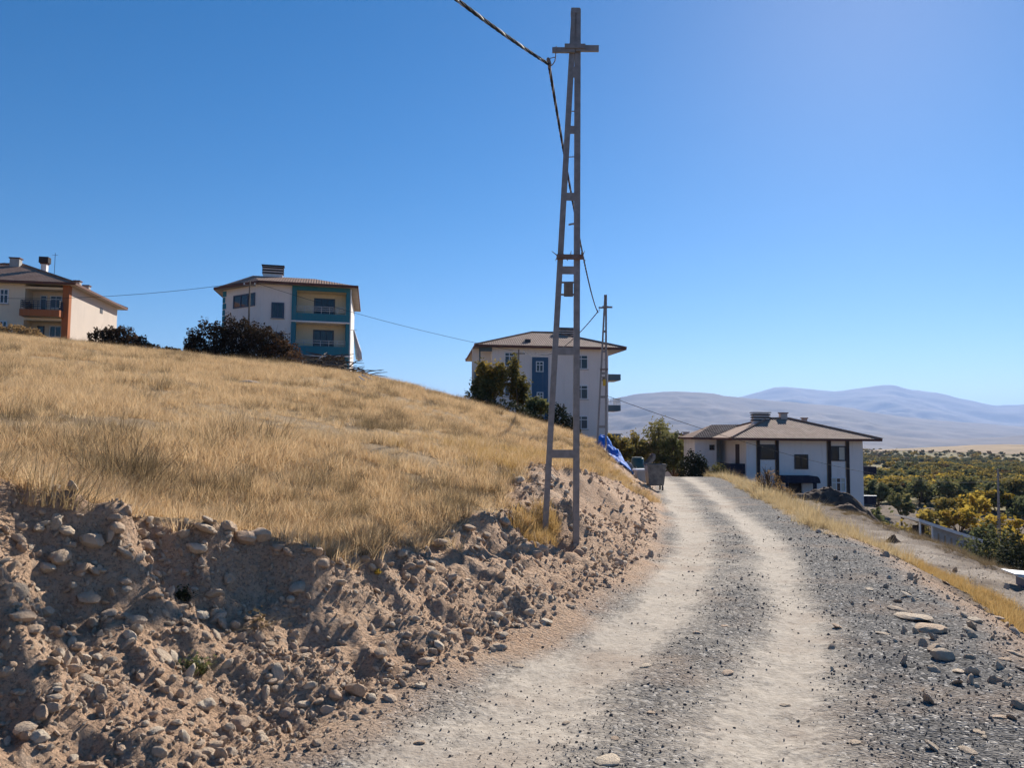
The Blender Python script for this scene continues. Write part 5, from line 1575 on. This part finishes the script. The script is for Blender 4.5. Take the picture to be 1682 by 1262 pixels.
# blue tarpaulins lying over the top of the bank
k = NT('blue_tarpaulin')
cc = k.mix(k.ramp(k.noise(2.2, 6), [(0.4, 0.0), (0.6, 1.0)]), (0.012, 0.12, 0.5), (0.025, 0.22, 0.72))
k.bump(k.noise(6, 4), 0.05, 0.6)
M['tarp'] = k.done(cc, 0.75, 0.2)
def tarp(A, B, wid, hgt, seed, label):
    n, m = 34, 18
    A = Vector(A); B = Vector(B)
    t = np.linspace(0, 1, n); s = np.linspace(-1, 1, m)
    T_, S_ = np.meshgrid(t, s, indexing='ij')
    dx, dy = B.x - A.x, B.y - A.y; L = math.hypot(dx, dy); nx, ny = -dy / L, dx / L
    wob = 1 + .5 * fbm(T_ * 3, S_ * 2, 1, 3, seed)
    X = A.x + dx * T_ + nx * S_ * wid * wob; Y = A.y + dy * T_ + ny * S_ * wid * wob
    zt = terrain(X.ravel(), Y.ravel())['z'].reshape(X.shape)
    Zz = zt + .05 + hgt * (1 - S_ ** 2 * .8) * np.sin(np.pi * (T_ * .84 + .08)) * (1 + .9 * fbm(T_ * 4, S_ * 2, 1, 3, seed + 3)) + .13 * np.abs(fbm(X, Y, .35, 3, seed + 5))
    ii = np.arange(n * m).reshape(n, m)
    F_ = np.stack([ii[:-1, :-1], ii[1:, :-1], ii[1:, 1:], ii[:-1, 1:]], -1).reshape(-1, 4)
    r = empty('tarpaulin', A)
    P = np.stack([X - A.x, Y - A.y, Zz - A.z], -1)
    o = link_mesh('sheet', np_mesh('sheet', P.reshape(-1, 3), F_, M['tarp'], True), r)
    so = o.modifiers.new('thickness', 'SOLIDIFY'); so.thickness = .015
    for e in (P[:, 0], P[:, -1]):
        MB().tube([tuple(q + np.array([0, 0, .015])) for q in e], .035, 5).build('hem', M['frame_white'], r)
    tag(r, label, 'tarpaulin', 'blue tarpaulins')
tarp(gp(993, 40), gp(1002, 38.5), .5, .55, 421, 'small blue tarpaulin at the top of the bank below the apartment block')
tarp(gp(1003, 38), gp(1029, 35), .45, .5, 422, 'larger crumpled blue tarpaulin sliding down the bank near the waste container')

# barrel, block beside the container
def barrel():
    c = gp(1047, 42)
    r = empty('plastic_barrel', c)
    M['tealp'] = plain('teal_plastic', (0.012, 0.05, 0.06), (0.015, 0.065, 0.075), 3, 0.45, 0.4)
    zs = [0, .04, .3, .34, .62, .66, .95, 1.0]; rs = [.38, .42, .45, .47, .47, .45, .42, .38]
    MB().tube([(0, 0, q) for q in zs], rs, 20).build('body', M['tealp'], r, True)
    MB().tube([(0, 0, 1.0), (0, 0, 1.05)], .36, 20).build('lid', M['tealp'], r)
    r.scale = (.8, .8, .95)
    tag(r, 'dark teal plastic barrel behind the waste container', 'barrel')
    c = gp(1052, 37)
    b = empty('concrete_block', c, .3)
    MB().box(-.25, .25, -.2, .2, -.1, .5).build('block', M['concrete'], b)
    MB().box(-.3, .3, -.25, .25, .502, .58).build('top_slab', M['frame_white'], b)
    tag(b, 'pale concrete block left of the waste container', 'block')
barrel()

# ------------------------------------------------------------------ brush pile and planks on the crest
def brush():
    c = gp(540, 54)
    r = empty('brush_pile', c)
    R_ = random.Random(5)
    for i in range(130):
        px = R_.triangular(488, 612, 535); d = R_.uniform(51.5, 53.5)
        b = gp(px, d) - c
        hmax = 1.9 * max(.25, 1 - abs(px - 535) / 70)
        a = R_.uniform(0, 6.28); L = R_.uniform(.8, 2.2); e = R_.uniform(-.15, .55)
        p0 = b + Vector((0, 0, R_.uniform(.05, hmax * .7)))
        p1 = p0 + Vector((math.cos(a) * L, math.sin(a) * L * .6, math.sin(e) * L * .5))
        pm = p0.lerp(p1, .5) + Vector((0, 0, R_.uniform(-.1, .15)))
        MB().tube([p0, pm, p1], [R_.uniform(.03, .07), .035, .015], 5).build('branch', M['wood'] if R_.random() < .45 else M['bark'], r)
    tag(r, 'heap of cut branches below the teal-framed house balconies', 'brush pile')
    heap('scrap_heap', gp(607, 51.5), 1.9, .8, .55, -.1, M['mud2'], 431, 'dark heap of scrap and dead plants right of the brush pile', 'scrap heap', .3)
    heap('scrap_heap', gp(530, 52.6), 2.6, .8, .8, -.1, M['bark'], 432, 'dark tangle of debris under the cut branches', 'scrap heap', .3)
    for i, (x0, y0, x1, y1, d, lab) in enumerate(((594, 618, 612, 629, 48.5, 'white board lying on the dry grass right of the brush pile'), (588, 616, 598, 629, 48.7, 'narrow pale lath beside the white board'), (521, 593, 530, 584, 52, 'pale stick poking up out of the brush pile'))):
        a = at(x0, y0, d); b = at(x1, y1, d - .3)
        if i < 2:
            b = ground_hit(x1, y1 + 1) + Vector((0, 0, .16)); a = gp(x0, b.y + .25, .3)
        MB_ = MB().bar(a - a, b - a, .3 if i == 0 else .07, .05, (0, .4, 1))
        o = MB_.build('plank', M['frame_white'], None); o.location = a
        tag(o, lab, 'plank', 'planks by the brush pile')
    # stones in the grass
    for i, (px, py, s_, lab) in enumerate(((408, 632, .75, 'flat dark rock lying in the dry grass of the hillside'), (300, 690, .35, 'grey rock half hidden in the grass at mid slope'), (855, 796, .0, ''))):
        if s_ == 0: continue
        h = ground_hit(px, py)
        o = link_mesh('field_rock', rock_mesh('field_rock', 800 + i, M['gravel'], 3, .6)); o.location = h + Vector((0, 0, .08 * s_)); o.scale = (s_, s_ * .7, s_ * .45)
        tag(o, lab, 'rock', 'rocks in the grass')
brush()

# ------------------------------------------------------------------ shed and cars below the road on the right
M['sheet'] = plain('pale_sheet_roof', (0.8, 0.79, 0.77), (0.66, 0.64, 0.62), 2, 0.6, 0.4)
def shed():
    """monopitch shed, its sheet roof falling to the right"""
    d = 70.0
    a = at(1510, 853, d); b = at(1611, 886, d)
    r = empty('shed', (a.x, a.y, b.z - 3.2), .06)
    L = b.x - a.x; z1 = a.z - r.location.z; z0 = b.z - r.location.z
    D = 3.6
    zz = lambda x: z1 + (z0 - z1) * x / L
    MB().add([(-.25, -.35, zz(-.25)), (L + .2, -.35, zz(L + .2)), (L + .2, D, zz(L + .2)), (-.25, D, zz(-.25)), (-.25, -.35, zz(-.25) - .28), (L + .2, -.35, zz(L + .2) - .28), (L + .2, D, zz(L + .2) - .1), (-.25, D, zz(-.25) - .1)],
             [(0, 1, 2, 3), (7, 6, 5, 4), (0, 4, 5, 1), (1, 5, 6, 2), (2, 6, 7, 3), (3, 7, 4, 0)]).build('roof', M['sheet'], r)
    MB().add([(1.25, 0, -2), (L, 0, -2), (L, 0, zz(L) - .13), (1.25, 0, zz(1.25) - .13), (1.25, .1, -2), (L, .1, -2), (L, .1, zz(L) - .13), (1.25, .1, zz(1.25) - .13)],
             [(3, 2, 1, 0), (4, 5, 6, 7), (0, 1, 5, 4), (2, 3, 7, 6), (1, 2, 6, 5), (3, 0, 4, 7)]).build('front_wall', M['concrete'], r)
    MB().box(0, L, D - .3, D - .2, -2, z0 - .15).build('back_wall', M['darkbrown'], r)
    MB().box(.1, 1.2, 1.2, 1.3, -2, zz(1.2) - .3).build('bay_shade_panel', M['darkbrown'], r)  # dark panel added behind the open bay, its colour standing in for shade
    for x_ in (0, 1.12): MB().box(x_, x_ + .12, -.05, .1, -2, zz(x_ + .12) - .14).build('post', M['frame_white'], r)
    for i in range(6):
        x_ = 1.7 + i * .6
        MB().box(x_, x_ + .1, -.07, -.002, -2, zz(x_) - .75).build('batten', M['tan'], r)
    for i in range(3): MB().box(1.5, L - .5, -.12, -.072, .2 + i * .55, .3 + i * .55).build('rail', M['wood'], r)
    tag(r, 'low shed with a white roof sloping to the right, beyond the waste ground', 'shed')
shed()

def panels():
    h = ground_hit(1668, 964)
    r = empty('panel_stack', h + Vector((.15, 0, 0)), -.25); r.scale = (.42, .5, .75)
    MB().box(-.05, 1.6, -.5, .6, -.1, .2).build('blue_box', plain('blue_painted_box', (.03, .06, .16), (.04, .08, .2), 3, .5, .4), r)
    for i, (x0, x1, z, t) in enumerate(((-.15, 1.7, .215, .03), (-.4, 1.2, .26, .03), (-.55, .5, .30, .025))):
        o = MB().box(x0, x1, -.55 + .1 * i, .6 + .12 * i, z, z + t).build('board', M['frame_white'], r)
        o.rotation_euler = (0, .02 * i, .05 * i)
    tag(r, 'white boards on a dark blue box at the photo\'s right edge', 'boards')

def car(px, d, rot, paint, label):
    b = gp(px, d)
    r = empty('parked_car', b, rot)
    prof = [(-2.0, .35), (2.0, .35), (2.05, .6), (1.95, .78), (1.05, .92), (.45, 1.38), (-1.1, 1.42), (-1.75, .98), (-2.05, .92), (-2.08, .55)]
    def ext(p, y0, y1, tuck=0):
        n = len(p)
        vs = [(q[0], y0 + (tuck if q[1] > .95 else 0), q[1]) for q in p] + [(q[0], y1 - (tuck if q[1] > .95 else 0), q[1]) for q in p]
        return MB().add(vs, [tuple(reversed(range(n))), tuple(range(n, 2 * n))] + [(i, (i + 1) % n, n + (i + 1) % n, n + i) for i in range(n)])
    bd = ext(prof, -.82, .82, .12).build('body', paint, r)
    bv = bd.modifiers.new('bevel', 'BEVEL'); bv.width = .05; bv.segments = 2
    g = [(.9, .97), (.42, 1.32), (-1.05, 1.35), (-1.55, 1.0)]
    for y_, s in ((-.80, -1), (.80, 1)):
        vs = [(q[0], y_ * (1 - .07 * (q[1] > 1.2)) + s * .03, q[1]) for q in g]
        MB().add(vs + [(v[0], v[1] - s * .05, v[2]) for v in vs], [(0, 1, 2, 3), (7, 6, 5, 4), (0, 4, 5, 1), (1, 5, 6, 2), (2, 6, 7, 3), (3, 7, 4, 0)]).build('side_window', M['glass'], r)
    for (x0, z0, x1, z1, n_) in ((1.06, .95, .5, 1.36, 'windscreen'), (-1.72, 1.02, -1.14, 1.4, 'rear_window')):
        s = .02 if x0 > 0 else -.02
        MB().add([(x0 + s, -.66, z0 + .01), (x0 + s, .66, z0 + .01), (x1 + s, .6, z1), (x1 + s, -.6, z1)], [(0, 1, 2, 3)]).build(n_, M['glass'], r)
    for x_ in (-1.25, 1.3):
        for y_ in (-.78, .78):
            w = MB().tube([(x_, y_ - .1, .31), (x_, y_ + .1, .31)], .31, 18).build('wheel', M['rubber'], r)
            MB().tube([(x_, y_ - .11, .31), (x_, y_ + .11, .31)], .18, 12).build('rim', M['alu'], w)
    for y_ in (-.6, .6):
        MB().box(1.98, 2.07, y_ - .15, y_ + .15, .62, .74).build('headlight', M['frame_white'], r)
        MB().box(-2.11, -2.04, y_ - .12, y_ + .12, .68, .86).build('tail_light', M['rust'], r)
    tag(r, label, 'car', 'parked cars')
paint_w = plain('white_car_paint', (0.75, 0.76, 0.78), (0.7, 0.71, 0.73), 1, 0.25, 0.5)
paint_b = plain('blue_car_paint', (0.05, 0.08, 0.2), (0.04, 0.07, 0.17), 1, 0.25, 0.5)
panels()
car(1492, 73, -.5, paint_b, 'small dark blue car parked left of the shed')
def crate(px, d, label):
    b = gp(px, d)
    r = empty('crate', b + Vector((0, 0, .9)), .3)
    M['redp'] = plain('red_plastic', (0.3, 0.03, 0.03), (0.22, 0.03, 0.03), 3, 0.5)
    m = MB().box(-.6, .6, -.4, .4, 0, .06)
    for z in (.2, .45, .7): m.box(-.6, .6, -.4, -.35, z, z + .16).box(-.6, .6, .35, .4, z, z + .16).box(-.6, -.55, -.35, .35, z, z + .16).box(.55, .6, -.35, .35, z, z + .16)
    m.build('slatted_sides', M['redp'], r)
    for x_ in (-.58, .52):
        for y_ in (-.39, .33): MB().box(x_, x_ + .06, y_, y_ + .06, .06, .9).build('corner_post', M['redp'], r)
    MB().box(-.7, .7, -.5, .5, -2.5, -.003).build('plinth', M['concrete'], r)
    tag(r, label, 'crate')
crate(1516, 71, 'dark red crate between the small blue car and the shed')

# ------------------------------------------------------------------ haze
hz = MB().box(-48000, 48000, -40000, 42000, -170, 1350).build('haze', M['concrete'], None)
hm = bpy.data.materials.new('haze_air'); hm.use_nodes = True
nt = hm.node_tree; nt.nodes.clear()
ou = nt.nodes.new('ShaderNodeOutputMaterial'); pv = nt.nodes.new('ShaderNodeVolumePrincipled')
pv.inputs['Color'].default_value = (0.36, 0.56, 1.0, 1); pv.inputs['Density'].default_value = HAZE
pv.inputs['Anisotropy'].default_value = 0.25
nt.links.new(pv.outputs[0], ou.inputs['Volume'])
hz.data.materials.clear(); hz.data.materials.append(hm)
tag(hz, kind='stuff')
